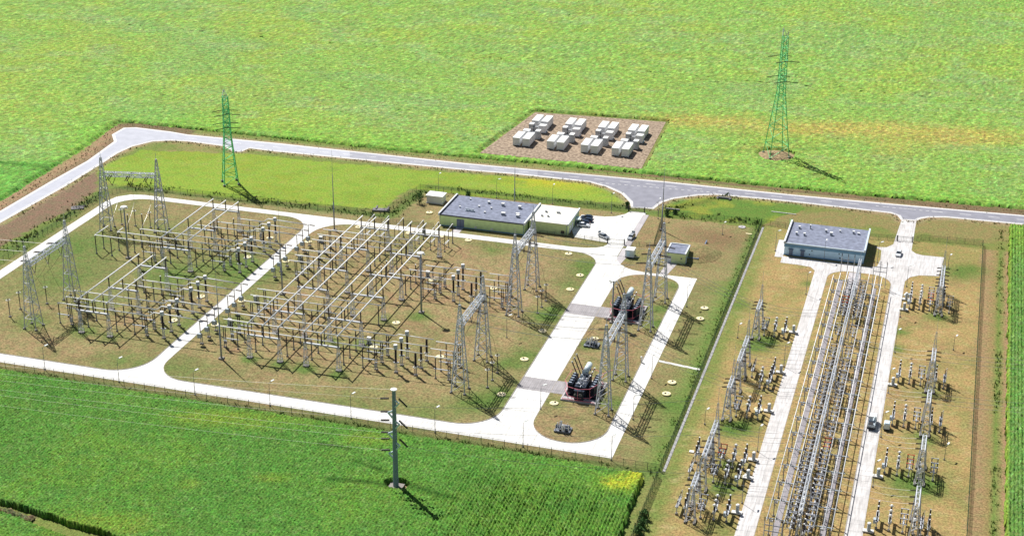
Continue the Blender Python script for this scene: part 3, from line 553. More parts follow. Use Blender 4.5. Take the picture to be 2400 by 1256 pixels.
def proto_disc_cover():
    r = thing('round_cover', '', 'manhole cover'); MB().lathe((0, 0, 0), [(1.25, 0), (1.25, .28), (1.1, .36), (.1, .36)], 20).build('slab', 'yel', r); MB().lathe((.35, .1, .37), [(.3, 0), (.3, .12)], 10).build('lid', 'dark', r); MB().box((-.45, .25, .45), (.3, .3, .2)).build('vent', 'white', r); return r
K_mc = Kind(proto_disc_cover())
MCs = [(-177.3, 497.4, 'left of the long flat building'), (-155.7, 476.6, 'in front of the grey doors'), (-196.2, 476.3, 'under the far left tube end'), (-177.4, 476.5, 'beside the top road, left of two'), (-166, 476.6, 'beside the top road, right of two'), (-156, 406.2, 'alone on the middle lawn'), (-156.4, 388.2, 'between the near line disconnectors'), (-221.7, 457.4, 'far bay, west lawn'), (-221.6, 439.6, 'third bay, west lawn'), (-208.3+.6, 458.2, 'right edge of cross road, farthest'), (-207.9, 440.1, 'right edge of cross road, third bay'), (-221.7, 405.6, 'second bay, west lawn'), (-208, 406.4, 'right edge of cross road, second bay'), (-221.4, 387.1, 'near bay, west lawn'), (-208, 388, 'right edge of cross road, near bay'),
 (-156.2, 440.4, 'third bay, middle lawn'), (-135.3, 440.1, 'left of the far lattice gantry'), (-135.6, 388.2, 'left of the near lattice gantry'), (-111.6, 371.2, 'near the lower corner of middle lawn'), (-111.6, 394.2, 'beside the wide road, near'), (-111.7, 414.3, 'beside the wide road, second'), (-111.5, 446.9, 'beside the wide road, third'), (-111.3, 458.9, 'beside the wide road, fourth'), (-119.5, 475.5, 'beside the wide road, farthest'),
 (-95.2, 413.7, 'behind the small machine on the transformer lawn'), (-96.2, 370.6, 'at the near corner of transformer pit'), (-67.6, 445.9, 'by the green fence, farthest'), (-67.5, 437.7, 'by the green fence, second farthest'), (-67.5, 392.9, 'by the green fence, second nearest'), (-67.6, 385.6, 'by the green fence, nearest'), (-41.3, 437.8, 'behind a breaker in the right yard'), (-41.6, 384.2, 'between cabinets, left rows of right yard')]
for x, y, t in MCs: K_mc.at((x, y, .12), 'round pale yellow cover '+t, random.uniform(0, 6), 'round pale covers')
# masts
def floodmast(x, y, h, label):
    r = thing('floodlight_mast', label, 'light mast', (x, y)); MB().box((0, 0, .35), (1.5, 1.5, .5)).build('footing', 'foot', r)
    MB().tube((0, 0, .5), (0, 0, h-.4), .33, .20, 8).build('pole', 'mast', r, True); b = MB().ring((0, 0, h-.3), .9, .09, 10); b.tube((0, 0, h-.4), (.9, 0, h-.3), .05).tube((0, 0, h-.4), (-.9, 0, h-.3), .05).build('head_frame', 'steeld', r)
    MB().lathe((0, 0, h-.1), [(1.05, 0), (1.1, .1), (.6, .3)], 12).build('platform', 'white', r)
    for t in range(6): MB().box((1.15*cos(t*pi/3), 1.15*sin(t*pi/3), h-.45), (.4, .3, .45), t*pi/3).build('floodlight', 'lamp', r)
def lightmast(x, y, h, label, z=0):
    r = thing('lightning_mast', label, 'lightning mast', (x, y)); MB().box((0, 0, .35), (1.4, 1.4, .5)).build('footing', 'foot', r)
    MB().tube((0, 0, .5), (0, 0, h*.36), .30, .22, 8).tube((0, 0, h*.36), (0, 0, h*.7), .18, .10, 8).build('pole', 'mast', r, True); MB().tube((0, 0, h*.7), (0, 0, h), .06, .03, 5).build('spire', 'mast', r); return r
floodmast(-259.2, 426.6, 18.7, 'grey floodlight mast with white round head, west lawn'); floodmast(-151.2, 415.7, 20.4, 'grey floodlight mast right of the long white tubes'); 
x, y = g(1434.5, 757); floodmast(x, y, 14.5, 'floodlight mast beside the farther transformer')
lightmast(-195.9, 367.8, 33, 'tall thin mast by the near left end of middle lawn'); x, y = g(662.5, 691); lightmast(x, y, 32, 'tall thin mast amid the cross road insulators'); x, y = g(784, 541); lightmast(x, y, 30, 'tall thin mast where the top road meets cross road')
lightmast(-149.5, 512, 21, 'thin mast behind the dark flat roof'); lightmast(-93.8, 507, 28, 'tall tapering mast by the inner green fence')

# ------------------------------------------------------------------ 400 kV gantries
def gantry(x0, y0, x1, y1, label, h=20.6, sp=29.0, w=4.0, strings=3):
    """two lattice legs with spikes and a lattice beam between them; strings both ways and V strings below"""
    dx, dy = x1-x0, y1-y0; L = hypot(dx, dy); rz = atan2(dy, dx); r = thing('lattice_gantry', label, 'gantry', (x0, y0), rz, 'large lattice gantries')
    for X in (0, L):
        for a in (-1, 1):
            for c in (-1, 1): MB().box((X+a*w/2, c*w/2, .3), (.7, .7, .5)).build('footing', 'foot', r)
        lg = MB().lattice((X, 0, .4), w, (X, 0, h+.6), 1.3, 11, .17, .095, .88).build('lattice_leg', 'steel', r); MB().lattice((X, 0, h+.6), 1.3, (X, 0, sp-2.5), .45, 7, .10, .065).tube((X, 0, sp-2.5), (X, 0, sp), .1, .05).box((X, 0, sp-2.4), (.6, .6, .12)).build('spire', 'steel', lg)
    MB().lattice((.6, 0, h), (1.3, 1.5), (L-.6, 0, h), (1.3, 1.5), 13, .15, .08).build('beam', 'beamst', r)
    for k in range(3):
        X = L*(k+.5+.0)/3
        MB().ins((X-1.5, 0, h-.8), (X, 0, h-4.2), .12, 12, 6).build('insulator_string', 'ins', r); MB().ins((X+1.5, 0, h-.8), (X, 0, h-4.2), .12, 12, 6).build('insulator_string', 'ins', r)
        for s in (1, -1) if strings == 3 else ((1,) if strings == 1 else (-1,)):
            for o in (-.35, .35): MB().ins((X+o, s*.8, h-.2), (X+o, s*4.6, h-.7), .13, 12, 6).build('strain_string', 'ins', r)
    return r
gantry(-259.5, 370, -259.5, 392, 'lattice gantry nearest the left edge, on west lawn', strings=1)
gantry(-279.5, 448, -260.4, 452, 'lattice gantry at the far corner of west lawn'); 
gantry(-123.4, 370, -123.4, 391, 'lattice gantry at the near end of breaker rows, middle lawn', strings=2); gantry(-123.5, 423.8, -123.5, 444.2, 'lattice gantry at the far end of middle lawn', strings=2)
gantry(-82, 369.8, -82, 391, 'lattice gantry over the nearer transformer', w=3.8); gantry(-82.1, 425.5, -82.1, 447.6, 'lattice gantry over the farther transformer', w=3.8)
def wire(pts, r, name, label, cat, group, sag=0., n=14, m='wire'):
    p0 = Vector(pts[0]); b = MB(); out = []
    for a, c in zip(pts, pts[1:]):
        a = Vector(a); c = Vector(c)
        for k in range(n+1):
            t = k/n; v = a.lerp(c, t); v.z -= 4*sag*t*(1-t); out.append(tuple(v-p0))
    b.path(out, r, 3); o = b.build(name, m, None, False, tuple(p0)); tag(o, label, cat, group); return o
GY = [(370+21*(k+.5)/3) for k in range(3)], [(424+20.4*(k+.5)/3) for k in range(3)]
for gi, (ys, nm) in enumerate(zip(GY, ('near', 'far'))):
    for k, y in enumerate(ys):
        wire([(-118.8, y, 19.8), (-86.6, y, 19.9)], .065, 'overhead_conductor', '%s conductor crossing the wide road between the %s gantries' % (ORD[k], nm), 'power line', 'conductors over the wide road', .9)
        yb = BAYY[0 if gi == 0 else 2][k]; wire([(-123.4, y, 16.4), (-126.2, (y+yb)/2, 11.5), (-128, yb, 7.2)], .04, 'dropper', '%s dropper from %s gantry beam to disconnector' % (ORD[k], nm), 'power line', 'droppers', .3, 5, 'ins')
        wire([(-123, y, 16.4), (-118.5, (y+yb)/2-.5, 10), (-116.6, yb-.8, 6.6)], .04, 'dropper', '%s dropper from %s gantry beam to surge arrester' % (ORD[k], nm), 'power line', 'droppers', .6, 6, 'ins')
        yt = (380.5+2.4*(k-1)*1.2) if gi == 0 else (434.5+2.4*(k-1)*1.2); wire([(-88.0, y, 19.4), (-92.5, yt+2.5, 14), (-93.9, yt+4, 8.2)], .04, 'dropper', '%s dropper from gantry onto the %s transformer' % (ORD[k], 'nearer' if gi == 0 else 'farther'), 'power line', 'droppers', .5, 6, 'ins')
for k, y in enumerate([370+22*(k+.5)/3 for k in range(3)]):
    yb = BAYY[0][k]; wire([(-259.5, y, 16.4), (-256.5, (y+yb)/2, 10.5), (-253.5, yb, 7.1)], .04, 'dropper', '%s dropper from the left edge gantry to the busbars' % ORD[k], 'power line', 'droppers', .5, 6, 'ins')
    wire([(-264.2, y, 19.8), (-330, y-12, 26)], .045, 'overhead_conductor', '%s conductor leaving the left edge gantry' % ORD[k], 'power line', 'conductors leaving the left gantry', 1.2)
    x, yy = ((-270.5, 374.2), (-270.6, 380.), (-265., 386.1))[k]; K_sa.at((x, yy), 'ringed surge arrester left of the left edge gantry, %s nearest' % ORD[k], 0, 'surge arresters on the west lawn')
    wire([(-260, y, 16.4), (-265, yy, 10), (x, yy, 6.5)], .04, 'dropper', '%s dropper from the left edge gantry to arrester' % ORD[k], 'power line', 'droppers', .6, 6, 'ins')
for k, (x, y) in enumerate(((-271.4, 453.3), (-265.6, 453.5), (-276.6, 453))): K_sa.at((x, y), 'ringed surge arrester behind the far corner gantry, %s' % ('leftmost', 'middle', 'rightmost')[(1, 2, 0)[k]], 0, 'surge arresters on the west lawn')
K_tall.at((-265.4, 447.9), 'black insulator on white legs under the far corner gantry'); K_tall.at((-269.9, 446), 'thick dark insulator beside the floodlight mast, far corner'); 
for k, X in enumerate((-276.3, -270, -263.6)):
    wire([(X, 451, 16), (X+1.5, 449, 11), ((-271.4, -265.5, -259.6)[k], (437, 438, 437)[k], 7)], .04, 'dropper', '%s dropper from the far corner gantry to the busbars' % ORD[k], 'power line', 'droppers', .5, 6, 'ins')

# ------------------------------------------------------------------ power transformers
def transformer(x, y, label):
    r = thing('power_transformer', label, 'transformer', (x, y), 0, 'power transformers')
    MB().box((0, 0, .35), (10.2, 13.6, .5)).build('pit', 'concd', r); MB().box((0, .6, .63), (9.2, 10.6, .06)).build('oil_grating', 'dark', r)
    MB().box((0, -.8, 2.4), (2.9, 8.2, 3.5)).box((0, -.8, 4.2), (3.1, 8.5, .12)).build('tank', 'black', r)
    MB().box((0, -5.7, 2.0), (2.6, 1.2, 2.6)).box((0, -5.3, 3.45), (2.9, 2.0, .2)).box((-.8, -6.35, 1.9), (.9, .12, 2.)).box((.6, -6.35, 1.9), (1., .12, 2.)).build('control_cubicle', 'black', r)
    for s, n, y0 in ((-1, 5, -3.0), (1, 6, -3.6)):
        for k in range(n):
            b = MB()
            for q in range(5): b.box((s*(2.55+q*.32), y0+k*1.45, 2.6), (.12, 1.15, 2.8))
            b.box((s*3.2, y0+k*1.45, 4.05), (1.6, .3, .16)).box((s*3.2, y0+k*1.45, 1.15), (1.6, .3, .16)); b.build('radiator', 'black', r)
            MB().box((s*3.3, y0+k*1.45+.1, 4.2), (.8, .6, .1)).build('radiator_header', 'pole', r)
    MB().tube((0, 1.9, 5.9), (0, 6.1, 5.9), .85, n=14).build('conservator', 'tank', r, True)
    [MB().box((0, yy, 4.7), (1.2, .16, 1.0)).build('conservator_leg', 'steel', r) for yy in (2.6, 5.4)]
    for k in range(3):
        yy = -1.6+k*2.5; MB().lathe((-1.0, yy, 4.2), [(.42, 0), (.42, .7), (.3, .9)], 10).build('bushing_turret', 'tank', r); MB().ins((-1.25, yy, 5.0), (-3.4, yy+1.0, 9.2), .2, 14, 8).build('high_voltage_bushing', 'ins', r); MB().tube((-3.4, yy+1., 9.2), (-3.55, yy+1.07, 9.5), .28, n=8).build('bushing_cap', 'white', r)
        MB().ins((1.3, yy, 4.4), (2.0, yy+.3, 6.1), .17, 8, 7).build('low_voltage_bushing', 'ins', r); MB().lathe((2.0, yy+.3, 6.1), [(.2, 0), (.24, .2)], 8).build('bushing_cap', 'white', r)
    p = MB(); q = random.Random(3)
    for k in range(34):
        a = (q.uniform(-1.2, 1.4), q.uniform(-4.4, 2.6), q.uniform(4.3, 4.9)); e = [(q.uniform(-1.2, 1.2), 0, 0), (0, q.uniform(-1.5, 1.5), 0), (0, 0, q.uniform(.3, 1.3))][k % 3]; p.tube(a, (a[0]+e[0], a[1]+e[1], a[2]+e[2]), q.uniform(.06, .14), n=5)
    for k in range(9): p.box((q.uniform(-1., 1.2), q.uniform(-4, 2), 4.5), (q.uniform(.3, .6), q.uniform(.3, .6), .5))
    p.build('pipework', 'steel', r)
    mk_ = MB()
    for bx_ in ((-1.0, -6.42, 2.7, .5, .1), (-1.2, -6.42, 2.4, .1, .7), (-1.05, -6.42, 2.45, .35, .1), (.2, -6.42, 2.5, .1, .6), (.55, -6.42, 2.75, .5, .1), (.75, -6.42, 2.5, .1, .55), (-.35, -6.42, 2.3, .16, .16)): mk_.box(bx_[:3], (bx_[3], .04, bx_[4]))
    mk_.build('stencil_mark', 'white', r)
    rd = MB(); hexa = [(-4.9, -2.4), (-3.2, -5.9), (-.2, -6.7), (3., -5.6), (4.6, -1.8), (4.4, 4.6), (1.6, 6.5), (-2.2, 6.5), (-4.7, 4.2)]
    for z in (1.5, 4.3):
        for a, c in zip(hexa, hexa[1:]+hexa[:1]): rd.tube((a[0], a[1], z), (c[0], c[1], z), .065, n=5)
    for a in hexa: rd.tube((a[0], a[1], .4), (a[0], a[1], 4.5), .04, n=4)
    rd.tube((-4.6, -6.6, .8), (4.6, -6.6, .8), .1).tube((4.4, 5, 4.3), (6.4, 7.5, 4.4), .1).build('sprinkler_pipe', 'red', r)
transformer(-90.0, 379.8, 'black oil transformer ringed by red pipes, nearer of the two'); transformer(-90.0, 434.4, 'black oil transformer ringed by red pipes, farther of the two')
def aux(x, y, label):
    r = thing('valve_skid', label, 'pump skid', (x, y)); MB().box((0, 0, .5), (4.4, 3.2, .35)).build('base', 'steeld', r); b = MB(); q = random.Random(int(x*7))
    for k in range(9): X, Y_ = q.uniform(-1.8, 1.8), q.uniform(-1.3, 1.3); b.box((X, Y_, 1.), (q.uniform(.3, .8), q.uniform(.3, .8), q.uniform(.6, 1.2)))
    b.build('pump', 'black', r); c = MB()
    for k in range(12): X, Y_ = q.uniform(-2, 2), q.uniform(-1.5, 1.5); c.tube((X, Y_, .6), (X, Y_, q.uniform(1.4, 2.6)), .08); c.tube((X, Y_, 1.3), (q.uniform(-2, 2), Y_, 1.3), .07)
    c.build('pipe', 'steel', r); d = MB()
    for k in range(7): d.lathe((q.uniform(-1.9, 1.9), q.uniform(-1.4, 1.4), .7), [(.16, 0), (.16, 1.5+.5*q.random()), (.05, 1.7+.5*q.random())], 7)
    d.build('gauge', 'white', r)
aux(-89.9, 356.6, 'small pump skid on the rounded near end of transformer lawn'); aux(-95., 409.2, 'small pump skid between the two transformers')
x, y = g(1503, 849); b = MB(); b.lathe((0, 0, 0), [(.3, 0), (.3, 1.5), (.34, 1.5), (.34, 1.7), (.1, 1.8)], 10); tag(b.build('vent_pipe', 'white', None, True, (x, y, .15)), 'short white vent pipe at the lawn edge by right loop road', 'vent')

# ================================================================== 110 kV yard
def stand(r, L=5.2, z=2.2, w=.7):
    """portal stand along y carrying three phases"""
    for y in (.3, L-.3): MB().box((0, y, .3), (.6, .6, .4)).build('footing', 'foot', r)
    b = MB()
    for y in (.3, L-.3): b.tube((0, y, .4), (0, y, z), .13, n=5)
    b.box((0, L/2, z), (w, L, .22)).build('stand', 'steel', r)
def proto_cb110():
    r = thing('circuit_breaker', '', 'circuit breaker'); stand(r); MB().box((-.5, .9, 2.0), (.7, 1.1, 1.1)).build('drive_box', 'box', r)
    for k in range(3):
        y = .3+2.3*k; MB().ins((0, y, 2.3), (0, y, 3.5), .17, 6).build('support_insulator', 'ins', r); MB().box((0, y, 3.6), (.5, .4, .22)).build('terminal', 'alu', r); MB().ins((0, y, 3.7), (0, y, 5.0), .2, 6).build('chamber', 'ins', r); MB().lathe((0, y, 5.0), [(.2, 0), (.26, .08), (.2, .2)], 8).build('top_cap', 'white', r)
    return r
def proto_ct110():
    r = thing('instrument_transformer', '', 'transformer'); stand(r)
    for k in range(3):
        y = .3+2.3*k; MB().box((0, y, 2.5), (.6, .5, .4)).build('base_tank', 'white', r); MB().ins((0, y, 2.7), (0, y, 4.1), .2, 7).build('insulator', 'ins', r); MB().lathe((0, y, 4.1), [(.2, 0), (.34, .1), (.34, .45), (.2, .6)], 9).build('head', 'white', r); MB().tube((-.6, y, 4.35), (.6, y, 4.35), .06).build('terminal', 'alu', r)
    return r
def proto_disc110(red=False):
    r = thing('line_disconnector', '', 'disconnector'); stand(r, 5.2, 2.4, .3); fm = 'redd' if red else 'steel'
    MB().box((-.75, 2.6, 2.62), (.14, 5.4, .16)).box((.75, 2.6, 2.62), (.14, 5.4, .16)).box((0, .3, 2.6), (1.7, .14, .16)).box((0, 2.6, 2.6), (1.7, .14, .16)).box((0, 4.9, 2.6), (1.7, .14, .16)).build('frame', 'steel', r)
    for k in range(3):
        y = .3+2.3*k
        for x in (-.75, .75): MB().ins((x, y, 2.7), (x, y, 4.0), .14, 6).build('insulator', 'ins', r)
        MB().box((0, y, 4.1), (1.9, .16, .14)).box((-.75, y, 4.05), (.3, .3, .2)).box((.75, y, 4.05), (.3, .3, .2)).build('contact_arm', fm, r)
    return r
def proto_sa110():
    r = thing('line_arrester_stand', '', 'surge arrester'); stand(r)
    for k in range(3):
        y = .3+2.3*k; MB().ins((0, y, 2.3), (.1, y, 3.9), .13, 8).build('insulator', 'ins', r); MB().tube((.35, y, 2.3), (.45, y, 4.5), .07).tube((.1, y, 3.95), (.45, y, 4.4), .04).build('terminal_rod', 'white', r)
    return r
def proto_vt110():
    r = thing('voltage_transformer', '', 'transformer'); stand(r)
    for k in range(3):
        y = .3+2.3*k; MB().lathe((0, y, 2.3), [(.3, 0), (.3, .5), (.2, .6)], 8).build('base_tank', 'white', r); MB().ins((0, y, 2.9), (0, y, 4.9), .19, 9).build('insulator', 'ins', r); MB().lathe((0, y, 4.9), [(.2, 0), (.2, .2)], 8).build('top_cap', 'white', r)
    return r
def proto_cab():
    r = thing('bay_cabinet', '', 'cabinet'); MB().box((0, 0, .22), (2.6, 1.3, .3)).build('plinth', 'concrete', r); MB().lathe((.1, 0, .35), [(.44, 0), (.44, 1.9)], 8).box((.1, -.42, 1.2), (.6, .1, 1.4)).build('body', 'box', r); MB().lathe((.1, 0, 2.25), [(.5, 0), (.5, .12), (.34, .3)], 10).build('roof', 'white', r); return r
K_cb1 = Kind(proto_cb110()); K_ct1 = Kind(proto_ct110()); K_d1 = Kind(proto_disc110()); K_d1r = Kind(proto_disc110(True)); K_s1 = Kind(proto_sa110()); K_v1 = Kind(proto_vt110()); K_cab = Kind(proto_cab())
def gantry110(x, y0, y1, label, left, right, spike=True):
    r = thing('small_lattice_gantry', label, 'gantry', (x, y0), pi/2, 'small lattice gantries'); L = y1-y0; h = 9.2
    for X in (0, L):
        for a in (-1, 1): MB().box((X, a*1.1, .3), (2.6, .6, .4)).build('footing', 'foot', r)
        lg = MB().lattice((X, 0, .4), 2.3, (X, 0, h+.4), .8, 8, .11, .06, .9).build('lattice_leg', 'steel', r)
        if spike and X: MB().lattice((X, 0, h+.4), .8, (X, 0, 14.5), .3, 6, .06, .035).tube((X, 0, 14.5), (X, 0, 19), .05, .03).build('spire', 'steel', lg)
    MB().lattice((.4, 0, h), (.9, .9), (L-.2, 0, h), (.9, .9), 9, .12, .055).build('beam', 'beamst', r)
    for k in range(3):
        X = L*(k+.6)/3.2
        for s, on in ((1, left), (-1, right)):
            if on:
                for o in (-.22, .22): MB().ins((X+o, s*.6, h+.1), (X+o, s*2.0, h-.1), .11, 7, 6).build('strain_string', 'ins', r)
    return r
LG = [(322.7, 330.4, 'nearest the viewer', 1), (337.9, 348.6, 'second from the viewer', 1), (349.6, 357.8, 'third from the viewer', 0), (376, 384, 'fourth from the viewer', 1), (393, 401.6, 'fifth from the viewer', 0), (402.5, 410.6, 'sixth from the viewer', 0), (429.1, 437, 'farthest from the viewer', 1)]
for k, (a, b, t, l) in enumerate(LG):
    gantry110(-49.1, a, b, 'small lattice gantry in the left file, '+t, l, 1, k != 1 and k != 4)
    for q in range(3):
        y = a+(b-a)*(q+.6)/3.2
        wire([(-47, y, 9.1), (-36, y+.3, 8.6), (-25.6, y+.5, 10.6)], .04, 'overhead_conductor', '%s conductor from left file gantry %s' % (ORD[q], t), 'power line', 'conductors over the left service road', .35, 8)
for k, a in enumerate((429.1, 376)):
    for q in range(3):
        y = a+8*(q+.6)/3.2; y2 = (447.6 if k == 0 else 391)-6+2.3*q
        wire([(-79.5, y2-6, 19), (-51.2, y, 9.2)], .04, 'overhead_conductor', '%s conductor crossing the green fence, %s bundle' % (ORD[q], ('far', 'near')[k]), 'power line', 'conductors over the inner fence', .8, 10)
RG = [(329.9, 339.9, 'nearest the viewer'), (357.4, 365.9, 'second from the viewer'), (383.5, 392.1, 'third from the viewer'), (409.6, 418.7, 'fourth from the viewer'), (463.4, 472.3, 'fifth from the viewer'), (472.6, 481.6, 'farthest from the viewer')]
for k, (a, b, t) in enumerate(RG):
    gantry110(3.0, a, b, 'small lattice gantry in the right file, '+t, 1, k > 1, k not in (1, 4))
    for q in range(3):
        y = a+(b-a)*(q+.6)/3.2
        if k < 4: wire([(1, y, 9.1), (-8, y+.2, 8.9), (-20, y+.4, 10.6)], .035, 'overhead_conductor', '%s conductor from right file gantry %s' % (ORD[q], t), 'power line', 'conductors over the right service road', .3, 7)
        if k in (2, 3): wire([(5, y, 9.1), (60, y-4, 16)], .035, 'overhead_conductor', '%s conductor leaving to the right, gantry %s' % (ORD[q], t), 'power line', 'conductors leaving to the right', 1., 9)
def bay(side, y, nm, items):
    for it, x in items:
        K = dict(c=K_cb1, t=K_ct1, d=K_d1, r=K_d1r, s=K_s1, v=K_v1)[it]; what = dict(c='tall black three pole breaker', t='white headed instrument transformers on stand', d='grey framed disconnector', r='red armed disconnector', s='slim arresters with white rods on stand', v='black voltage transformers on stand')[it]
        K.at((x, y), '%s, %s file, %s' % (what, side, nm), 0, dict(c='breakers', t='instrument transformer stands', d='grey disconnectors', r='red disconnectors', s='arrester stands', v='voltage transformer stands')[it]+' of the right yard')
def cabinet(x, y, t): K_cab.at((x, y, .12), 'round topped grey cabinet on white slab, '+t, 0, 'cabinets along the service roads')
L_ = 'left'; R_ = 'right'
bay(L_, 324.6, 'first bay', [('s', -52.9), ('v', -50.9), ('d', -47), ('t', -43.8), ('c', -40.7)]); cabinet(-38.9, 329.8, 'left road, first bay')
bay(L_, 342.0, 'second bay', [('d', -46.9), ('t', -43.9), ('c', -40.8), ('s', -53.1)]); cabinet(-38.9, 347, 'left road, second bay')
bay(L_, 350.6, 'third bay', [('v', -53), ('t', -49.9-.6), ('r', -46.5), ('t', -43.5+.05), ('c', -40.6)]); cabinet(-38.9, 356.4, 'left road, third bay')
bay(L_, 378.2, 'fourth bay', [('d', -46.9), ('t', -44.0), ('c', -41.0)]); cabinet(-38.8, 384.1, 'left road, fourth bay')
bay(L_, 397.0, 'fifth bay', [('t', -43.2), ('c', -40.7)]); bay(L_, 403, 'sixth bay', [('s', -46.3), ('c', -40.5)]); cabinet(-38.8, 408.6, 'left road, fifth bay')
bay(L_, 431.6, 'farthest bay', [('d', -46.9), ('t', -43.9), ('c', -40.9)]); cabinet(-38.7, 436.7, 'left road, farthest bay')
bay(R_, 332.6, 'first bay', [('c', -5.8), ('t', -2.8), ('d', .4), ('t', 2.9), ('s', 4.6), ('v', 6.3)]); cabinet(-7.5, 331.1, 'right road, first bay')
bay(R_, 359.6, 'second bay', [('c', -5.8), ('t', -2.7), ('r', .2), ('v', 2.6), ('d', 6.2)]); cabinet(-7.3, 357.7, 'right road, second bay')
bay(R_, 386.1, 'third bay', [('c', -5.7), ('t', -2.7), ('d', .4), ('v', 4.3), ('s', 6.7)]); 
bay(R_, 412.4, 'fourth bay', [('c', -5.8), ('t', -2.8), ('d', .3), ('v', 4.3), ('s', 6.7)]); cabinet(-7.3, 410.5, 'right road, fourth bay')
bay(R_, 465.4, 'fifth bay', [('c', -5.9), ('t', -2.9), ('r', .2), ('v', 2.4), ('d', 6.2)]); bay(R_, 470.6, 'farthest bay', [('c', -5.9), ('t', -2.8), ('d', .2), ('v', 4.2)]); cabinet(-7.4, 472.2, 'right road, farthest'); cabinet(-7.5, 464, 'right road, second farthest')
# centre block: two trios of tubes on rails, lattice spine, disconnectors between
def proto_rail(side):
    r = thing('busbar_rail', '', 'busbar support'); xs = (0, 2.0, 4.1); px_ = .45 if side < 0 else 1.4
    foot(MB(), px_, 0).build('footing', 'foot', r); MB().tube((px_, 0, .4), (px_, 0, 4.7), .13, n=5).build('steel_column', 'steeld', r)
    foot(MB(), 3.7, 0).build('footing', 'foot', r); MB().tube((3.7, 0, .4), (3.7, 0, 4.7), .13, n=5).build('steel_column', 'steeld', r)
    MB().box((2.05, 0, 4.78), (5.0, .22, .2)).build('rail', 'box', r); MB().box((px_+.4, -.35, 4.3), (.8, .45, .5)).build('drive_box', 'steel', r)
    for x in xs: MB().ins((x, 0, 4.85), (x, 0, 5.9), .12, 6, 6).build('insulator', 'ins', r)
    return r
K_rl = Kind(proto_rail(-1)); K_rr = Kind(proto_rail(1)); n = 0
for k in range(18):
    y = 322.4+8.72*k
    K_rl.at((-30.6, y), 'steel rail under the left tube trio, %s from the viewer' % ORD[k], 0, 'rails under the left tube trio')
    K_rr.at((-19.6, y), 'steel rail under the right tube trio, %s from the viewer' % ORD[k], 0, 'rails under the right tube trio')
for k, (x, y1) in enumerate(((-30.6, 471.2), (-28.6, 473.6), (-26.5, 480), (-19.6, 475.8), (-17.5, 476), (-15.5, 476))):
    bus('long_busbar_tube', [(x, 319.3, 6.05), (x, y1, 6.05)], .11, '%s white tube from the left, long trio tubes of the right yard' % ORD[k], 'long tubes of the right yard')
def endframe(x, y, label):
    r = thing('end_frame', label, 'busbar support', (x, y), 0, 'end frames of the tube trios')
    for q in (0, 2.05, 4.1): MB().tube((q, 0, .2), (q, 0, 8.3), .12, n=5).build('post', 'steel', r)
    for z in (5.6, 7.2): MB().box((2.05, 0, z), (4.1, .14, .18)).build('crossbar', 'steeld', r)
    for q in (0, 2.05, 4.1): MB().ins((q, 0, 8.3), (q, 0, 9.3), .12, 5).build('insulator', 'ins', r)
endframe(-29.2, 482.5, 'grey end frame behind the left tube trio'); endframe(-18.6, 479.5, 'grey end frame behind the right tube trio'); 
endframe(-30.6, 315.5, 'grey end frame at the near end of left trio')
sp = thing('lattice_spine', 'long white lattice beam down the middle of the right yard', 'gantry', (-22.8, 317)); YS = [0, 19.6, 39.2, 58.8, 78.4, 98, 117.6, 137.2, 156.5]
for a in YS: MB().lattice((0, a, .2), 1.6, (0, a, 10.6), .7, 9, .08, .045).build('lattice_leg', 'steel', sp)
MB().lattice((0, 0, 11.2), (.8, .7), (0, 156.8, 11.2), (.75, .65), 90, .085, .04).build('beam', 'beamst', sp)
for q in range(3): MB().tube((0, 140.+q*8, 11.6), (0, 140.+q*8, 14.), .05).build('spire', 'steel', sp)
q = random.Random(5)
rows = [322.5, 327.5, 333, 339, 344.5, 350, 356, 362, 370, 379, 387.5, 395.5, 402.5, 411, 419, 434, 449.5, 455.5, 462, 468.5]
for k, y in enumerate(rows):
    y += q.uniform(-.8, .8)
    red = k in (7, 17); full = k not in (8, 15, 14)
    (K_d1r if red and k == 17 else K_d1).at((-25.3, y), '%s disconnector in the file left of the lattice spine, %s' % (ORD[k], 'front' if k < 10 else 'rear'), 0, 'disconnectors beside the spine')
    (K_d1r if red and k == 7 else K_d1).at((-21.0, y), '%s disconnector in the file right of the lattice spine' % ORD[k], 0, 'disconnectors beside the spine')
    if full:
        if k in (0, 1, 2, 4, 5, 9, 12, 18): K_ct1.at((-23.6, y+1.2), '%s white headed transformer stand beneath the lattice spine' % ORD[k], 0, 'instrument transformer stands under the spine')
        if k in (0, 3, 6, 12, 16): K_v1.at((-22.0, y-1), '%s black transformer stand beneath the lattice spine' % ORD[k], 0, 'voltage transformer stands under the spine')
    if k in (1, 5, 11, 17): K_s1.at((-26.6, y+.8), '%s slim arrester stand beside the left tube trio' % ORD[k], 0, 'arrester stands beside the tube trio')
    cr = MB()
    for p_ in range(3): cr.tube((0, 2.3*p_, 0), (9.5, 2.3*p_, .05), .05, n=4)
    for p_ in range(3): tag(MB().path([(0, 0, 6.1), (1.4, 0, 4.5), (4.4, 0, 4.3), (5.6, 0, 4.3), (8.6, 0, 4.5), (9.6, 0, 6.1)], .05, 4).build('cross_connection', 'steeld', None, False, (-28.6+2.0*(p_-1), y+.3+2.3*p_, 0)), '%s %s connection between the two tube trios' % (ORD[k], PN[p_]), 'busbar', 'cross connections between the trios')

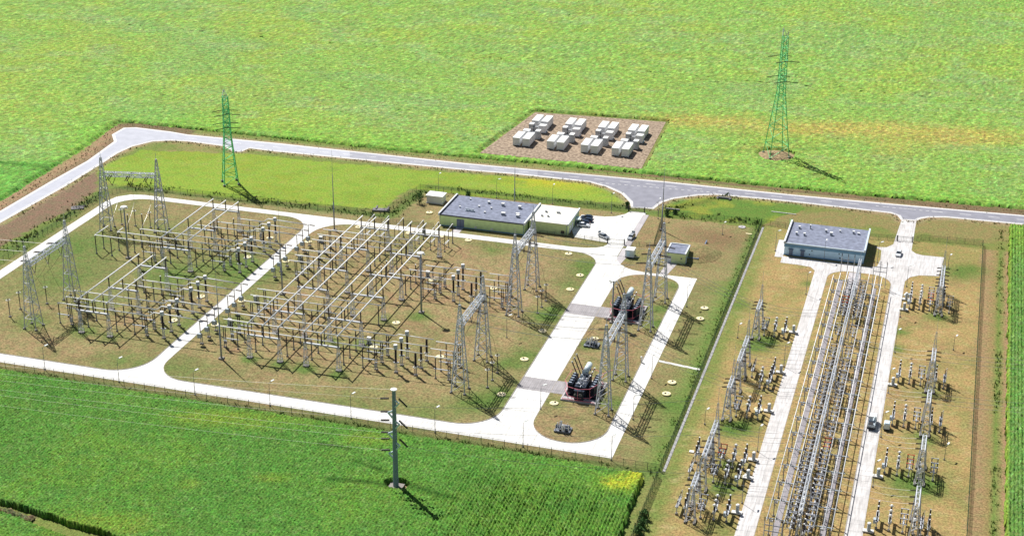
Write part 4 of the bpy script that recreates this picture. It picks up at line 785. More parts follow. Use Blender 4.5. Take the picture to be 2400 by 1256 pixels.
# ================================================================== buildings
def vents(r, lst, z, par=None):
    for x, y, w_, d_, h_ in lst:
        v = MB().box((x, y, z+h_/2), (w_, d_, h_)).build('roof_vent', 'battd', r); MB().box((x, y, z+h_+.1), (w_+.2, d_+.2, .16)).build('vent_cap', 'white', v)
b1 = thing('flat_roofed_building', 'long pale green building with dark flat roof and twin grey doors', 'building', (-170, 487.6))
MB().box((15.6, 10, 1.9), (31.0, 20, 3.9)).build('wall', 'wally', b1); MB().box((15.6, 10, .12), (31.3, 20.3, .3)).build('plinth', 'wallbd', b1)
rf = MB().box((15.6, 10, 4.02), (31.2, 20.3, .3)).build('roof', 'roofb', b1); MB().box((15.6, -.2, 4.1), (31.4, .3, .45)).build('gutter', 'trimb', rf)
for x in (-.15, 31.35): MB().box((x, 10, 4.3), (.5, 20.8, .9)).build('parapet', 'trimw' , rf); 
MB().box((.2, 10, 4.4), (.25, 20.4, .5)).build('parapet_flashing', 'trimb', rf)
dr = MB().box((7.8, -.06, 1.55), (2.7, .14, 3.1)).build('door', 'door', b1); MB().box((7.8, -.16, 1.55), (.06, .06, 3.)).build('door_joint', 'dark', dr)
vents(rf, [(13.5, 15.5, .7, .7, .7), (19., 14.7, .9, .9, .9), (25.5, 14, .9, .9, .9), (11.2, 11, .5, .5, .4), (15.9, 10.6, .4, .4, .4), (14.9, 6, .5, .4, .4), (21.7, 6.2, 1.3, .9, .8), (27.2, 5.6, 1., .8, .8), (26.6, 7.6, 1.2, .7, .6), (4.8, 8.5, .4, .4, .4), (6, 17, .4, .4, .4)], 4.17)
v = MB(); [v.tube((8.+.55*k, 6.0, 4.2), (8.+.55*k, 6.0, 5.0), .16, n=7).lathe((8.+.55*k, 6.0, 5.), [(.26, 0), (.26, .15)], 7) for k in range(6)]; v.box((9.4, 6., 4.3), (3.4, .7, .3)).build('chimney_row', 'box', rf)
for x, z in ((13.5, .9), (19.5, .9)): MB().box((x, -.25, z), (.9, .4, .5)).build('air_conditioner', 'white', b1)
for x in (.1, 31.0): MB().tube((x, -.12, .2), (x, -.12, 3.9), .07).build('downpipe', 'wallbd', b1)
b2 = thing('annex_building', 'pale green annex with white flat roof next to parked cars', 'building', (-138.3, 492.2))
MB().box((7.0, 8.0, 1.9), (14.0, 16, 3.8)).build('wall', 'wallc', b2); MB().box((14.05, 8, 1.9), (.12, 15.8, 3.7)).build('side_wall', 'wallc', b2); rf = MB().box((6.9, 8, 3.92), (14.0, 16.3, .26)).build('roof', 'roofw', b2)
MB().box((14.1, 8, 4.0), (.5, 16.6, .7)).build('parapet', 'trimw', rf); vents(rf, [(3.6, 9.5, .6, .9, .6), (8.0, 9.8, 1.2, .8, .6), (3.2, 5.2, .5, .8, .6), (5.4, 5.4, .5, .8, .6)], 4.05)
MB().box((14.2, 2.6, 1.5), (.2, 1.6, 2.6)).build('garage_door', 'trimw', b2); MB().box((14.2, 5.6, 1.5), (.2, 1.6, 2.6)).build('garage_door', 'trimw', b2)
c_ = MB().box((14.9, 10.5, 2.7), (1.6, 3.2, .18)).build('canopy', 'tank', b2); MB().box((14.2, 10.5, 1.3), (.2, 1.4, 2.2)).build('door', 'door', b2)
MB().box((12.2, -.05, 1.), (1.2, .14, 1.1)).build('window', 'glass', b2); MB().tube((13.6, -.1, .2), (13.6, -.1, 3.8), .07).build('downpipe', 'wallbd', b2)
b3 = thing('white_hut', 'small white hut with flat white roof left of the long building', 'hut', (-181.8, 506.9)); MB().box((3.1, 2.2, 1.5), (6.0, 4.3, 2.8)).build('wall', 'batt', b3); MB().box((3.1, 2.2, 3.0), (6.6, 4.9, .3)).build('roof', 'white', b3); MB().box((6.13, 2.2, 1.3), (.1, 1., 2.)).build('door', 'trimw', b3); MB().box((3.1, 2.2, .12), (6.4, 4.7, .2)).build('plinth', 'concd', b3)
b4 = thing('control_building', 'pale blue building with dark grey flat roof in right yard', 'building', (-49.6, 498.0))
MB().box((13.3, 10, 2.0), (26.6, 20, 4.0)).build('wall', 'wallb', b4); MB().box((13.3, 10, 3.65), (26.9, 20.3, 1.1)).build('fascia', 'wallbd', b4); MB().box((13.3, 10, .15), (26.8, 20.2, .4)).build('plinth', 'wallbd', b4)
rf = MB().box((13.3, 10, 4.3), (27.0, 20.4, .28)).build('roof', 'roofb', b4); MB().box((13.3, -.28, 4.5), (27.2, .35, .3)).build('eaves_trim', 'tank', rf)
for x, m_ in ((-.1, 'trimw'), (26.75, 'tank')): MB().box((x, 10, 4.75), (.55, 20.9, .8)).build('parapet', m_, rf)
MB().box((.3, 10, 4.7), (.25, 20.5, .5)).build('parapet_flashing', 'trimb', rf)
for x in (2.3, 6.2): d_ = MB().box((x, -.08, 1.2), (1.2, .16, 2.2)).build('door', 'door', b4); MB().ring((x, -.3, 2.4), .9, .05, 12, 'z').box((x, -.4, 2.5), (1.6, .7, .06)).build('door_canopy', 'pole', d_)
for x, z in ((9.3, 2.6), (18.4, 2.6), (8.6, 1.2), (18.8, 1.2)): MB().box((x, -.06, z), (.35, .14, .35)).build('wall_vent', 'dark', b4)
vents(rf, [(3.2, 14.5, .6, .6, .8), (6.8, 15.6, .35, .35, 1.3), (2.9, 8.6, .6, .6, .8), (5.6, 8.5, .6, .6, .8), (12.4, 14., .6, .6, .8), (14.4, 11.5, .8, .8, 1.), (17., 15.6, .4, .4, .5), (21.6, 15.5, .6, .6, .8), (23.3, 15.2, .7, .5, .5)], 4.44)
b = MB(); [b.box((-.6, 20.6+.05*k, .5+k*.55), (.9, .2, .06)) for k in range(9)]; b.tube((-1., 20.8, 0), (-1., 20.8, 5.6), .05).tube((-.2, 20.8, 0), (-.2, 20.8, 5.6), .05).build('roof_ladder', 'green', b4)
b5 = thing('pump_house', 'small cream house with grey roof beside a grass mound', 'building', (-86.7, 479.3)); MB().box((3.3, 4., 1.7), (6.5, 8., 3.4)).build('wall', 'wallc', b5); rf = MB().box((3.3, 4., 3.52), (6.3, 7.8, .24)).build('roof', 'roofb', b5)
for x in (.1, 6.5): MB().box((x, 4., 3.65), (.45, 8.5, .5)).build('parapet', 'trimw', rf)
MB().box((3.3, 8.1, 3.65), (6.9, .4, .5)).build('rear_parapet', 'trimw', rf); MB().box((.9, -.05, 1.2), (1.7, .12, 2.3)).build('door', 'trimw', b5); MB().box((5.2, -.05, 1.9), (.5, .12, .5)).build('wall_vent', 'door', b5); MB().box((6.65, 1., 1.2), (.2, 1.4, 2.2)).build('side_door', 'tank', b5)
# mound
b = MB(); n = 20; cx, cy = -78.5, 490.5
for j in range(9):
    for i in range(n): t = 2*pi*i/n; rr = 1-j/8.; b.v.append((cx+rr*9*cos(t), cy+rr*9.5*sin(t), .02+2.2*(1-rr*rr)**1.2+random.uniform(-.08, .08)*(j < 8)))
for j in range(8):
    for i in range(n): b.f.append((j*n+i, j*n+(i+1) % n, (j+1)*n+(i+1) % n, (j+1)*n+i))
o = b.build('grass_mound', 'ground'); cc = np.array(b.v); set_tint(o.data, ground_col(cc[:, 0], cc[:, 1])); kind(o)
b = MB(); b.path([(-76.7, 500.5, .5), (-76.6, 483.4, .5), (-80.2, 483.4, .5)], .1, 4); b.box((-76.6, 492, .5), (.4, 17.2, .9)).box((-78.4, 483.4, .5), (3.9, .4, .9)); tag(b.build('retaining_wall', 'door'), 'low dark retaining wall round the mound by pump house', 'wall')
b6 = thing('transformer_kiosk', 'white box kiosk by the yard gate with dark base', 'kiosk', (-99.2, 480.4)); MB().box((0, 0, 1.5), (2.9, 3.1, 2.5)).build('body', 'tank', b6); MB().box((0, 0, 2.82), (3.1, 3.3, .16)).build('roof', 'white', b6); MB().box((0, 0, .15), (3., 3.2, .3)).build('plinth', 'dark', b6); MB().box((-.4, -1.57, 1.4), (1., .05, 2.)).build('door', 'wallb', b6)

# ------------------------------------------------------------------ vehicles
def car(x, y, rz, paint, label, name='parked_car', trunk=False, sc=1.):
    r = thing(name, label, 'car', (x, y, .07), rz); r.scale = (sc, sc, sc)
    prof = [(-2.2, .35), (-2.25, .75), (-2.05, .98), (-1.5, 1.02), (1.2, .95), (2.0, .78), (2.2, .6), (2.2, .35)]
    def ext(prof, w0, w1, zs):
        b = MB(); n = len(prof)
        for s in (-1, 1):
            for X, Z in prof: b.v.append((X, s*(w0 if Z < zs else w1), Z))
        b.f.append(tuple(range(n))); b.f.append(tuple(range(2*n-1, n-1, -1)))
        for i in range(n): j = (i+1) % n; b.f.append((i, i+n, j+n, j))
        return b
    ext(prof, .88, .84, .7).build('body', paint, r)
    ext([(-2.0, 1.0), (-1.6, 1.42), (.25, 1.45), (1.05, .98)], .80, .66, 1.2).build('windows', 'glass', r)
    ext([(-1.55, 1.41), (-1.45, 1.5), (.1, 1.52), (.25, 1.44)], .66, .62, 1.45).build('roof', paint, r)
    for X in (-1.4, 1.35):
        for s in (-1, 1): wl = MB().tube((X, s*.68, .33), (X, s*.9, .33), .33, n=12).build('wheel', 'tyre', r); MB().tube((X, s*.9, .33), (X, s*.92, .33), .18, n=8).build('rim', 'steel', wl)
    for s in (-1, 1): MB().box((2.17, s*.6, .66), (.1, .35, .14)).build('headlight', 'lamp', r); MB().box((-2.23, s*.65, .8), (.06, .3, .14)).build('tail_light', 'redd', r)
    if trunk: MB().box((-2.2, 0, 1.65), (.08, 1.2, .8), 0).build('open_tailgate', 'box', r)
    return r
car(-121.7, 509.6, radians(183), 'carb', 'dark blue car farthest in the parked row, near annex roof edge'); car(-121.0, 506.9, radians(182), 'carb', 'dark car second in the parked row, between blue and white cars'); car(-121.6, 504.4, radians(182), 'carb', 'black car right behind the white parked car'); car(-121, 501.9, radians(4), 'carw', 'white car nearest in the parked row by the annex')
car(-111.6, 493.7, radians(-32), 'cars', 'silver car alone near the yard gate on white pavement', trunk=True); car(-102.4, 496.2, radians(-97), 'cars', 'light silver car at the right edge of parking', trunk=True)
car(-12.1, 509.6, radians(-93), 'carw', 'white car standing alone near the pale blue building', 'white_car')
x, y = g(2050, 1000); t = thing('service_truck', 'white service truck with open dark bed on the right road', 'truck', (-10.9, y+.3, .07), radians(88))
MB().box((-.2, 0, .75), (5.8, 1.9, .4)).build('chassis', 'dark', t); MB().box((1.7, 0, 1.6), (2.5, 2.0, 1.7)).box((2.95, 0, 1.2), (.5, 1.9, .9)).build('cab', 'carw', t); MB().box((2.9, 0, 2.0), (.2, 1.7, .6)).build('windscreen', 'glass', t); MB().box((1.7, 0, 2.5), (2.3, 1.8, .1)).build('cab_roof', 'white', t)
b = MB(); b.box((-1.1, .95, 1.3), (3.6, .08, .7)).box((-1.1, -.95, 1.3), (3.6, .08, .7)).box((-2.9, 0, 1.3), (.08, 1.9, .7)).box((.7, 0, 1.5), (.08, 1.9, 1.1)).box((-1.1, 0, 1.0), (3.6, 1.9, .08)).build('bed', 'box', t); MB().box((-1.9, .2, 1.4), (1.6, 1.2, .6)).build('cargo', 'dark', t); MB().tube((.3, -.5, 1.5), (.3, -.5, 3.), .14).tube((.3, -.5, 3.), (-1.9, -.3, 2.6), .12).build('crane_arm', 'tank', t)
for X in (2., -1.7):
    for s in (-1, 1): wl = MB().tube((X, s*.75, .45), (X, s*1.02, .45), .45, n=12).build('wheel', 'tyre', t); MB().tube((X, s*1.02, .45), (X, s*1.05, .45), .22, n=8).build('rim', 'steel', wl)
t = thing('tool_trailer', 'white tank trailer box on the lawn beside the service truck', 'trailer', (-8.0+1.0, 384.0, .1)); MB().box((0, 0, 1.2), (1.6, 2.2, 1.5)).box((0, 0, 2.05), (1.3, 1.9, .25)).build('body', 'tank', t); MB().box((0, 0, .35), (1.7, 2.4, .2)).build('frame', 'dark', t)
for s in (-1, 1): MB().tube((s*.75, 0, .35), (s*.95, 0, .35), .33, n=10).build('wheel', 'tyre', t)

# ------------------------------------------------------------------ battery containers
def proto_batt():
    r = thing('battery_container', '', 'container'); MB().box((1.5, 4.4, 1.85), (2.9, 8.6, 3.1)).build('body', 'batt', r); MB().box((1.5, 4.4, 3.45), (3.0, 8.7, .1)).build('roof', 'white', r)
    for k in range(5): MB().box((2.97, .9+1.75*k, 1.85), (.05, 1.6, 2.7)).build('side_door', 'batt', r); 
    for k in range(4): MB().box((3.0, 1.78+1.75*k, 1.85), (.06, .06, 2.9)).build('door_seam', 'battd', r)
    for y in (.3, 8.5):
        for x in (.2, 2.8): MB().box((x, y, .2), (.3, .3, .3)).build('foot', 'battd', r)
    return r
def proto_inv():
    r = thing('inverter_skid', '', 'inverter'); r.scale = (1.24, 1.2, 1.12); MB().box((2.9, 1.2, .35), (6.2, 2.7, .2)).build('base', 'battd', r)
    MB().box((1.2, 1.2, 1.7), (2.2, 2.3, 2.5)).build('inverter_cabinet', 'batt', r); MB().box((5.1, 1.2, 1.8), (1.5, 2.3, 2.7)).build('switch_cabinet', 'battd', r)
    b = MB().box((3.35, 1.2, 1.4), (1.1, 1.6, 1.8)); [b.box((2.9+.22*k, .2, 1.4), (.08, .3, 1.6)) for k in range(5)]; b.build('skid_transformer', 'battd', r); b = MB()
    for k in range(3): b.ins((3.1+.3*k, 1.2, 2.3), (3.1+.3*k, 1.2, 2.8), .07, 3, 5)
    b.box((3.35, 1.2, 2.3), (1., .3, .1)).build('bushing_row', 'steeld', r); MB().box((1.2, 1.2, 2.98), (2.3, 2.4, .08)).build('cabinet_roof', 'white', r); MB().box((5.1, 1.2, 3.18), (1.6, 2.4, .07)).build('cabinet_roof', 'white', r)
    rl = MB(); rl.path([(.1, 2.5, 2.9), (.1, 2.5, 3.4), (5.8, 2.5, 3.4), (5.8, 2.5, 2.9)], .05, 4).build('rail', 'battd', r); return r
K_ba = Kind(proto_batt()); K_in = Kind(proto_inv()); CN = ['leftmost', 'second', 'third', 'rightmost']
for k, x in enumerate((-170.3, -155.9, -141.8, -129.1)):
    for s, (dx, nm) in enumerate(((0, 'left'), (4.1, 'right'))):
        K_ba.at((x+dx, 579.2, .1), 'front %s white container of the %s battery cluster' % (nm, CN[k]), 0, 'white battery containers')
        K_ba.at((x+dx+1.2-k*.0, 603.4, .1), 'rear %s white container of the %s battery cluster' % (nm, CN[k]), 0, 'white battery containers')
    K_in.at((x+1.2, 589.6, .1), 'front grey and white inverter skid of the %s battery cluster' % CN[k], 0, 'inverter skids'); r_ = K_in.at((x+8.8, 600.6, .1), 'rear grey and white inverter skid of the %s battery cluster' % CN[k], pi, 'inverter skids')

# ------------------------------------------------------------------ towers and pole
def tower(x, y, h, w, rz, label, arms):
    r = thing('transmission_tower', label, 'tower', (x, y), rz)
    for a in (-1, 1):
        for c in (-1, 1): MB().box((a*w/2, c*w/2, .35), (.9, .9, .7)).build('footing', 'foot', r)
    MB().lattice((0, 0, .5), w, (0, 0, h*.52), 2.6, 10, .18, .12, .88).build('lower_body', 'green', r); MB().lattice((0, 0, h*.52), 2.6, (0, 0, h*.95), 1.9, 15, .16, .12).build('upper_body', 'green', r)
    for z, L in arms:
        for s in (-1, 1):
            b = MB(); e = (s*L, 0, h*z+.2)
            for q_ in (-1, 1): b.tube((s*.9, q_*.9, h*z), e, .1, n=4).tube((s*.9, q_*.9, h*z+2.2), e, .09, n=4)
            for t in (.25, .5, .75):
                for q_ in (-1, 1): b.tube((s*(.9+(L-.9)*t), q_*.9*(1-t), h*z+.2*t), (s*(.9+(L-.9)*t), q_*.9*(1-t), h*z+2.2*(1-t)+.2*t), .05, n=3)
            b.build('crossarm', 'green', r); MB().ins((s*L, 0, h*z+.1), (s*L+.3, 4.8, h*z-.5), .17, 12).build('insulator_string', 'ins', r); MB().ins((s*L, 0, h*z+.1), (s*L-.3, -4.8, h*z-.5), .17, 12).build('insulator_string', 'ins', r)
    for s in (-1, 1): MB().tube((s*.9, .9, h*.95), (s*3., 0, h), .1, n=4).tube((s*.9, -.9, h*.95), (s*3., 0, h), .1, n=4).tube((s*.9, 0, h*.9), (s*3., 0, h), .1, n=4).build('earth_wire_peak', 'steel', r)
    return r
tower(-259.2, 503.6, 36.0, 5.4, radians(125), 'green lattice tower on the meadow left of centre', [(.78, 2.8), (.64, 3.2)]); tower(-66.2, 600.5, 51.5, 8.0, radians(117), 'tall green lattice tower in the far crop field', [(.78, 4.6), (.62, 4.4)])
b = MB(); n = 22
for j in range(6):
    for i in range(n): t = 2*pi*i/n; rr = 1-j/5.; b.v.append((-66.2+rr*7*cos(t)*(1+.1*sin(3*t)), 600.4+rr*6.6*sin(t), .03+.9*(1-rr)**.6+random.uniform(-.2, .2)*(0 < j < 5)))
for j in range(5):
    for i in range(n): b.f.append((j*n+i, j*n+(i+1) % n, (j+1)*n+(i+1) % n, (j+1)*n+i))
kind(b.build('bare_earth_patch', 'flower'))
r = thing('steel_pole', 'thick blue grey tubular pole standing in the maize field', 'pole', (-122.3, 315.8)); PH = 27.6
MB().box((0, 0, .2), (3.6, 3.2, .9)).build('footing', 'foot', r); MB().tube((0, 0, .6), (0, 0, PH), .72, .46, 12).build('shaft', 'pole', r); MB().lathe((0, 0, PH), [(.5, 0), (.85, .1), (.85, .3), (.3, .45)], 10).build('top_plate', 'white', r)
SZ = [25.2, 21.6, 19.2, 15.8, 14.0, 10.8]
for k, z in enumerate((24.4, 21.4, 18.6, 15.6, 12.6, 10.0)):
    s = -1 if k % 2 else 1
    MB().tube((s*.4, -.2, z-1.3), (s*1.5, -.5, z+.1), .30, .2, 6).tube((s*.4, -.2, z+.5), (s*1.5, -.5, z+.1), .25, .2, 6).build('bracket', 'tank', r)
for k, z in enumerate(SZ):
    a = (-1.3, -.1, z); MB().ins(a, (-3.4, -.5, z-.15), .27, 8, 7).build('strain_string', 'ins', r)
    e_ = g(-60, (850, 868, 884, 905, 918, 942)[k], z-1.); wire([(-122.3-3.4, 315.3, z-.15), (e_[0], e_[1], z-1.)], .014, 'overhead_conductor', '%s conductor from the top running left from the blue grey pole' % ORD[k], 'power line', 'conductors left of the steel pole', .5, 16)
    if k in (0, 2, 4): MB().ins((1.1, .4, z), (3.6, -.6, z-1.3), .26, 8, 7).build('strain_string', 'ins', r); wire([(-118.7, 315.2, z-1.3), (-52, 360-k*8, 14-k)], .035, 'overhead_conductor', '%s conductor from the top running right from the blue grey pole' % ORD[k//2], 'power line', 'conductors right of the steel pole', 1.2, 14)
wire([(-122.3, 315.8, PH+.2), g(-60, 838, PH)+(PH,)], .025, 'overhead_conductor', 'topmost earth wire running left from the blue grey pole', 'power line', None, 1., 16)
kind(sheet('bare_earth_patch', [(-122+3.3*cos(t), 315.6+2.2*sin(t)) for t in np.linspace(0, 2*pi, 14)[:-1]], .06, 'flower', .04))

# ------------------------------------------------------------------ fences, gates
def fence(pts, h, label, m='fenceg', step=2.6, dense=.22, rb=.02, name='wire_mesh_fence'):
    r = thing(name, label, 'fence', (pts[0][0], pts[0][1])); ox, oy = pts[0]; pan = MB(); pm = None; k = 0
    for (x0, y0), (x1, y1) in zip(pts, pts[1:]):
        L = hypot(x1-x0, y1-y0); n = max(1, round(L/step)); 
        for i in range(n+1):
            if i == 0 and k: continue
            x = x0+(x1-x0)*i/n; y = y0+(y1-y0)*i/n; k += 1
            if pm is None: o = MB().box((0, 0, h/2), (.09, .09, h)).build('fence_post', m, r); pm = o.data
            else: o = bpy.data.objects.new('fence_post', pm); C.objects.link(o); o.parent = r
            o.location = (x-ox, y-oy, 0)
        ux, uy = (x1-x0)/L, (y1-y0)/L
        for z in (.12, h*.5, h-.05): pan.tube((x0-ox, y0-oy, z), (x1-ox, y1-oy, z), .025, n=3, cap=False)
        t = 0
        while t < L:
            a, c = x0-ox+ux*t, y0-oy+uy*t; pan.v += [(a, c, .1), (a+ux*rb*2, c+uy*rb*2, .1), (a+ux*rb*2, c+uy*rb*2, h), (a, c, h)]; q_ = len(pan.v); pan.f.append((q_-4, q_-3, q_-2, q_-1)); t += dense
    pan.build('mesh_panel', m, r); return r
fence([(-310, 344.2), (-60.9, 343.6)], 2.2, 'long grey mesh fence between lower road and maize field', step=3.2)
fence([(-297.5, 400), (-297.3, 477), (-292, 484.5), (-284, 487.2), (-193, 489.4)], 2.2, 'grey mesh fence behind the west lawn and top road', step=3.)
fence([(-193, 489.4), (-188.6, 519.2), (-109.2, 521.6)], 2.2, 'grey mesh fence behind the long building and parking', step=3.)
fence([(-98, 520.6), (-61, 523.6)], 2.2, 'grey green mesh fence behind the worn lawn and mound', step=2.6)
fence([(-60.9, 343.8), (-60.9, 523.8)], 2.4, 'dark green fence along the white gutter between the yards', 'fence', 2.2, .12, .03)
fence([(-60.8, 341), (-60.8, 300)], 2.4, 'dark green fence beside the maize field corner', 'fence', 2.4, .12, .03)
fence([(-95.6, 516.5), (-93.4, 492.2)], 2.3, 'short green mesh fence right of the parking pavement', 'fence', 2.2, .14, .03)
fence([(-139, 489.6), (-120.5, 490.6), (-109.4, 489.3)], 1.6, 'low fence between the annex and the yard gate', step=2.6)
fence([(-103.2, 489.6), (-93.2, 490.6)], 1.6, 'low fence right of the yard gate', step=2.4)
fence([(-196, 488.6), (-193.2, 483.6), (-171.5, 485.2)], 1.5, 'low mesh fence left of the long building', step=2.6)
fence([(-60.6, 524.0), (-49.5, 522.2), (-22.9, 521.6), (-13.6, 522.8)], 2.0, 'grey mesh fence behind the pale blue building', step=2.8)
fence([(-8.2, 522.8), (-5.6, 526.4), (15.2, 527.6)], 2.0, 'grey mesh fence right of the driveway gate', step=2.8)
fence([(15.3, 527.4), (15.2, 300)], 2.2, 'long green mesh fence along the right edge of yard', 'fence', 3., .16, .03)
def gate(x0, y0, x1, y1, label):
    r = thing('sliding_gate', label, 'gate', (x0, y0), atan2(y1-y0, x1-x0)); L = hypot(x1-x0, y1-y0)
    for X in (0, L): MB().box((X, 0, 1.1), (.3, .3, 2.2)).build('gate_post', 'dark', r)
    b = MB().box((L/2, 0, .3), (L, .08, .1)).box((L/2, 0, 1.8), (L, .08, .1)); t = .3
    while t < L: b.box((t, 0, 1.05), (.05, .05, 1.5)); t += .55
    b.build('gate_leaf', 'fenceg', r)
gate(-109.0, 521.8, -103.2, 521.9, 'dark sliding gate between parking and public road'); gate(-109.2, 489.2, -103.4, 489.6, 'dark gate between parking and the switchyard'); gate(-13.4, 522.6, -8.3, 522.8, 'dark gate across the right yard driveway')

# ------------------------------------------------------------------ lamps, markers, small things
def proto_lamp(h):
    r = thing('street_lamp', '', 'street lamp'); MB().box((0, 0, .2), (.4, .4, .3)).build('footing', 'foot', r); MB().tube((0, 0, .3), (0, 0, h), .09, .05, 6).tube((0, 0, h), (.5, .9, h+.2), .04).build('lamp_post', 'steeld', r); MB().box((.55, 1.1, h+.22), (.42, 1.2, .16), -.3).build('lamp_head', 'lamp', r); return r
K_l7 = Kind(proto_lamp(7.2)); K_l4 = Kind(proto_lamp(4.2))
for k, (x, y) in enumerate(((-241, 346.4), (-216.9, 345.9), (-193.1, 345.6), (-170.4, 345.9), (-146.5, 345.9), (-122.3, 345.5), (-97.8, 345.3), (-74, 345.4))): K_l7.at((x, y), 'lamp post with white head along the lower road, %s from the left' % ORD[k], 0, 'lamps along the lower road')
for x, y, t in ((-98.9, 366.4, 'thin lamp post at the left rim of transformer lawn'), (-73.4, 368.5, 'thin lamp post right of the loop road, near'), (-73.6, 393.9, 'thin lamp post where the white path starts'), (-73.2, 445.6, 'thin lamp post right of the loop road, far'), (-120.8, 406.8, 'thin lamp post at mid height of middle lawn edge'), (-137.3, 520, 'lamp post behind the annex by the fence'), (-114.6, 517.8, 'lamp post at the corner of the parking'), (-181, 518.4, 'lamp post behind the white hut'), (-158.7, 519.6, 'lamp post behind the dark flat roof'), (-97.3, 517.6, 'lamp post at the end of short green fence'), (-52.8, 500.2, 'thin lamp post left of the pale blue building'), (-35.9, 496.3, 'thin lamp post before the pale blue wall'), (-38.4, 466.8, 'left road lamp post, farthest'), (-38.4, 413, 'left road lamp post, third'), (-38.5, 361.4, 'left road lamp post, second'), (-38.4, 334.8, 'left road lamp post, nearest'), (-8.1, 432.3, 'right road lamp post, third from the viewer'), (-7.8, 483.1, 'right road lamp post by the far bend'), (-8.2, 458.3, 'right road lamp post, fourth from the viewer'), (-8.1, 405.4, 'right road lamp post, second from viewer'), (-8.1, 379, 'right road lamp post beside the truck'), (-8.1, 352.4, 'right road lamp post, nearest'), (-18.5, 500.5, 'lamp post in the small lawn beside blue building')): K_l7.at((x, y), t, random.uniform(-.4, .4), 'thin lamp posts')
for x, y, t in ((-72.6, 509.6, 'short lamp on the worn lawn behind the mound'), (-54.3, 371.7, 'short lamp on the strip right of green fence, near'), (-54.3, 428, 'short lamp on the strip right of green fence, far'), (8.5, 439.4, 'short lamp on the right lawn, middle'), (8.6, 371.8, 'short lamp on the right lawn, near'), (4.5, 503.6, 'short lamp at the corner of the white apron')): K_l4.at((x, y), t, 0, 'short lamps')
def bush(x, y, h, w_, label, z=0):
    r = thing('bush', label, 'bush', (x, y, z)); q = random.Random(int(x*13+y)); MB().tube((0, 0, 0), (0, 0, h*.5), .12, .05).tube((0, 0, h*.3), (w_*.3, .1, h*.7), .05).tube((0, 0, h*.25), (-w_*.3, -.1, h*.65), .05).build('trunk', 'bark', r); b = MB()
    for k in range(420):
        t = q.uniform(0, 2*pi); u = q.random()**.5; zz = q.uniform(.12, 1); rr = w_/2*u*(1-abs(zz-.5)*1.1)*(.8+.4*sin(3*t+x)); c = Vector((rr*cos(t), rr*sin(t), zz*h)); a = Vector([q.uniform(-1, 1) for _ in range(3)]).normalized()*.28; e = Vector([q.uniform(-1, 1) for _ in range(3)]).normalized()*.28; n_ = len(b.v); b.v += [tuple(c), tuple(c+a), tuple(c+a+e), tuple(c+e)]; b.f.append((n_, n_+1, n_+2, n_+3))
    b.build('crown', 'leaf', r)
x, y = g(984, 478); bush(x, y, 4.2, 4.2, 'loose green bush left of the white hut'); x, y = g(1098, 466); bush(x, y, 3.0, 2.8, 'round dark bush behind the dark flat roof'); x, y = g(1563, 506); bush(x, y, 2.6, 2.4, 'small tree right of the parking gate'); x, y = g(1470, 487); bush(x, y, 2.2, 2.4, 'low shrub left of the parking gate'); x, y = g(1582, 501); bush(x, y, 1.5, 2.4, 'wide shrub behind the short green fence')
for k, (px_, py_) in enumerate(((1505, 1235), (1497, 1250), (1510, 1215))): x, y = g(px_, py_); bush(x, y, 2.4, 3.6, ('dark bush at the maize corner by green fence, middle', 'dark bush at the maize corner by green fence, nearest', 'dark bush at the maize corner by green fence, farthest')[k])
x, y = g(1697, 466); b = MB().box((0, 0, .35), (5, .8, .7)).box((-2.4, -.7, .25), (.35, 1.6, .6), .5).box((2.4, -.7, .25), (.35, 1.6, .6), -.5); tag(b.build('culvert_headwall', 'rubble', None, False, (x, y, 0)), 'stone culvert headwall beside the public road', 'culvert')
x, y = g(1577, 492); b = MB().box((0, 0, .25), (5, .7, .5)).box((-2.3, -.6, .25), (.3, 1.4, .5), .4); tag(b.build('culvert_headwall', 'rubble', None, False, (x, y, 0)), 'stone culvert headwall in the ditch by the gate', 'culvert')
x, y = g(182, 488); b = MB().box((0, 0, .15), (4.5, 3., .3), .5).box((0, 1.4, .2), (4.5, .3, .5), .5); tag(b.build('concrete_outlet', 'rubble', None, False, (x, y, 0)), 'grey concrete outlet in the ditch by left fence', 'culvert')
x, y = g(893, 494); b = MB().box((0, 0, .3), (6, 2.5, .6), .2).box((-2, 1, .5), (.5, 3, .9), .2).box((2.4, 1, .5), (.5, 3, .9), .2); tag(b.build('culvert_headwall', 'rubble', None, False, (x, y, 0)), 'grey culvert headwall at the meadow corner ditch', 'culvert')
x, y = g(1739, 533); MBx = MB().lathe((0, 0, 0), [(1.3, 0), (1.3, .25), (1.1, .3), (.3, .3)], 18).box((0, 0, .35), (.5, .5, .15)); tag(MBx.build('well_cover', 'concd', None, False, (x, y, 0)), 'grey round well cover on the green corner', 'manhole cover')
x, y = g(1755, 549); tag(MB().box((0, 0, .12), (2.2, .7, .2)).build('cable_marker', 'yel', None, False, (x, y, 0)), 'pale flat slab on grass by the green fence end', 'slab')
x, y = g(1837, 500); tag(MB().box((0, 0, .15), (9.0, .3, .18), -.03).build('concrete_kerb_slab', 'shoulder', None, False, (x, y, 0)), 'long pale concrete beam on the grass by blue building', 'slab')
x, y = g(1621, 1059); tag(MB().box((0, 0, .15), (1.2, 1., .3)).build('concrete_slab', 'white', None, False, (x, y, 0)), 'small white slab on the brown lawn near breakers', 'slab')
for k in range(3):
    for q_ in range(2):
        x, y = g(1538+q_*12, 598+k*7+q_*2); tag(MB().box((0, 0, .1), (2.1, .25, .2)).build('concrete_beam', 'shoulder' if k == 2 else 'concd', None, False, (x, y, 0)), '%s grey beam lying right of the white kiosk, %s row' % (ORD[q_], ORD[k]), 'slab', 'beams beside the kiosk')

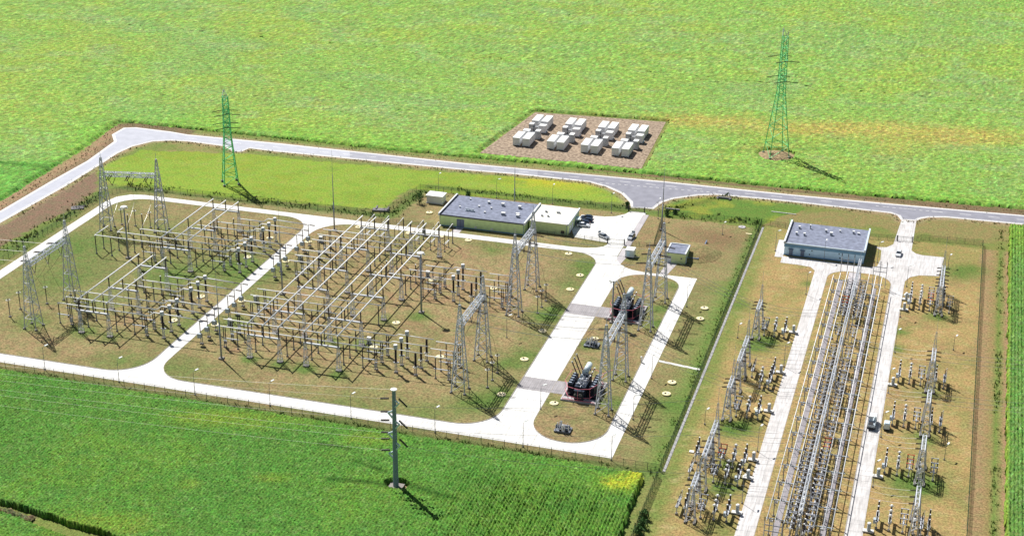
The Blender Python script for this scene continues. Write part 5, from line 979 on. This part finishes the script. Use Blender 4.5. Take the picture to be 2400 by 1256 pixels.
# ------------------------------------------------------------------ rough grass on verges and ditches
def tufts(name, pts, width, dens, h0, h1, cols, seed):
    q = np.random.default_rng(seed); V = []; F = []; Cc = []; n = 0
    for (x0, y0), (x1, y1) in zip(pts, pts[1:]):
        L = hypot(x1-x0, y1-y0); m = int(L*width*dens); ux, uy = (x1-x0)/L, (y1-y0)/L
        t = q.uniform(0, L, m); o = q.normal(0, width*.4, m); x = x0+ux*t-uy*o; y = y0+uy*t+ux*o
        keep = fbm(x, y, 5, seed+3, 3) > .42; x = x[keep]; y = y[keep]; m = len(x)
        for k in range(m):
            h = q.uniform(h0, h1); a = q.uniform(0, 6.3); r = h*.8; c = cols[q.integers(len(cols))]; f = q.uniform(.6, 1.3)
            for w_ in range(3):
                b_ = a+w_*2.1; V += [(x[k]+r*.5*cos(b_), y[k]+r*.5*sin(b_), 0), (x[k]+r*.5*cos(b_+1.4), y[k]+r*.5*sin(b_+1.4), 0), (x[k]+r*.9*cos(b_+.7), y[k]+r*.9*sin(b_+.7), h)]; F.append((n, n+1, n+2)); n += 3; Cc += [tuple(v*f for v in c)]*3
    if not V: return
    me = bpy.data.meshes.new(name); me.from_pydata(V, [], F); set_tint(me, np.array(Cc)); me.materials.append(M['crop']); o = bpy.data.objects.new(name, me); C.objects.link(o); return kind(o, 'stuff')
DRY = [(.30, .21, .11), (.34, .25, .14), (.22, .14, .09), (.26, .20, .08)]; GRN = [(.09, .16, .03), (.13, .20, .04), (.16, .20, .06), (.06, .11, .03)]
tufts('verge_grass', inset(WLO, 1.6, -1), 2.4, 1.1, .25, .6, DRY+GRN[:2], 21); tufts('verge_grass', inset(WUP, 3.0, 1), 3.5, .5, .2, .55, DRY+[(.12, .08, .05)]*2, 22)
tufts('verge_grass', gl((0, 480), (119, 409), (200, 363), (250, 312)), 3.5, .5, .2, .6, DRY, 23)
tufts('ditch_grass', [(-296, 489), (-240, 489.5), (-192, 491)], 5, 1.1, .3, .8, GRN, 24); tufts('ditch_grass', [(-190, 491), (-186, 519)], 4.5, 1.2, .3, .8, GRN, 25); tufts('ditch_grass', [(-187, 524), (-112, 525)], 3.5, 1.1, .3, .7, GRN, 26)
tufts('ditch_grass', [(-96, 523), (-62, 525.5)], 4, 1.4, .3, .9, GRN, 27); tufts('ditch_grass', [(-300, 342.6), (-61, 342.2)], 2.2, 1.4, .25, .7, GRN, 28); tufts('ditch_grass', [(-62.2, 344), (-62.2, 523)], 1.8, 1.6, .2, .5, GRN, 29)
tufts('ditch_grass', gl((0, 590), (150, 508), (232, 452)), 5, 1.0, .3, .9, GRN+DRY[:1], 30); tufts('ditch_grass', gl((1560, 490), (1600, 484), (1680, 466), (1720, 458)), 3, 1.5, .3, .9, GRN, 31); tufts('ditch_grass', [(21.4, 300), (21.4, 545)], 1.6, 1.4, .25, .7, GRN, 32)
tufts('lawn_weeds', [(-262, 372), (-243, 371), (-233, 371)], 4, 1.2, .15, .4, GRN, 33); tufts('lawn_weeds', [(-49, 431), (-46, 427)], 4, 2.5, .2, .6, GRN, 34); tufts('lawn_weeds', [(-49, 376), (-45, 372)], 3.5, 2.5, .2, .5, GRN, 35); tufts('lawn_weeds', [(-1, 357), (6, 358)], 3, 2.2, .2, .5, GRN, 36)
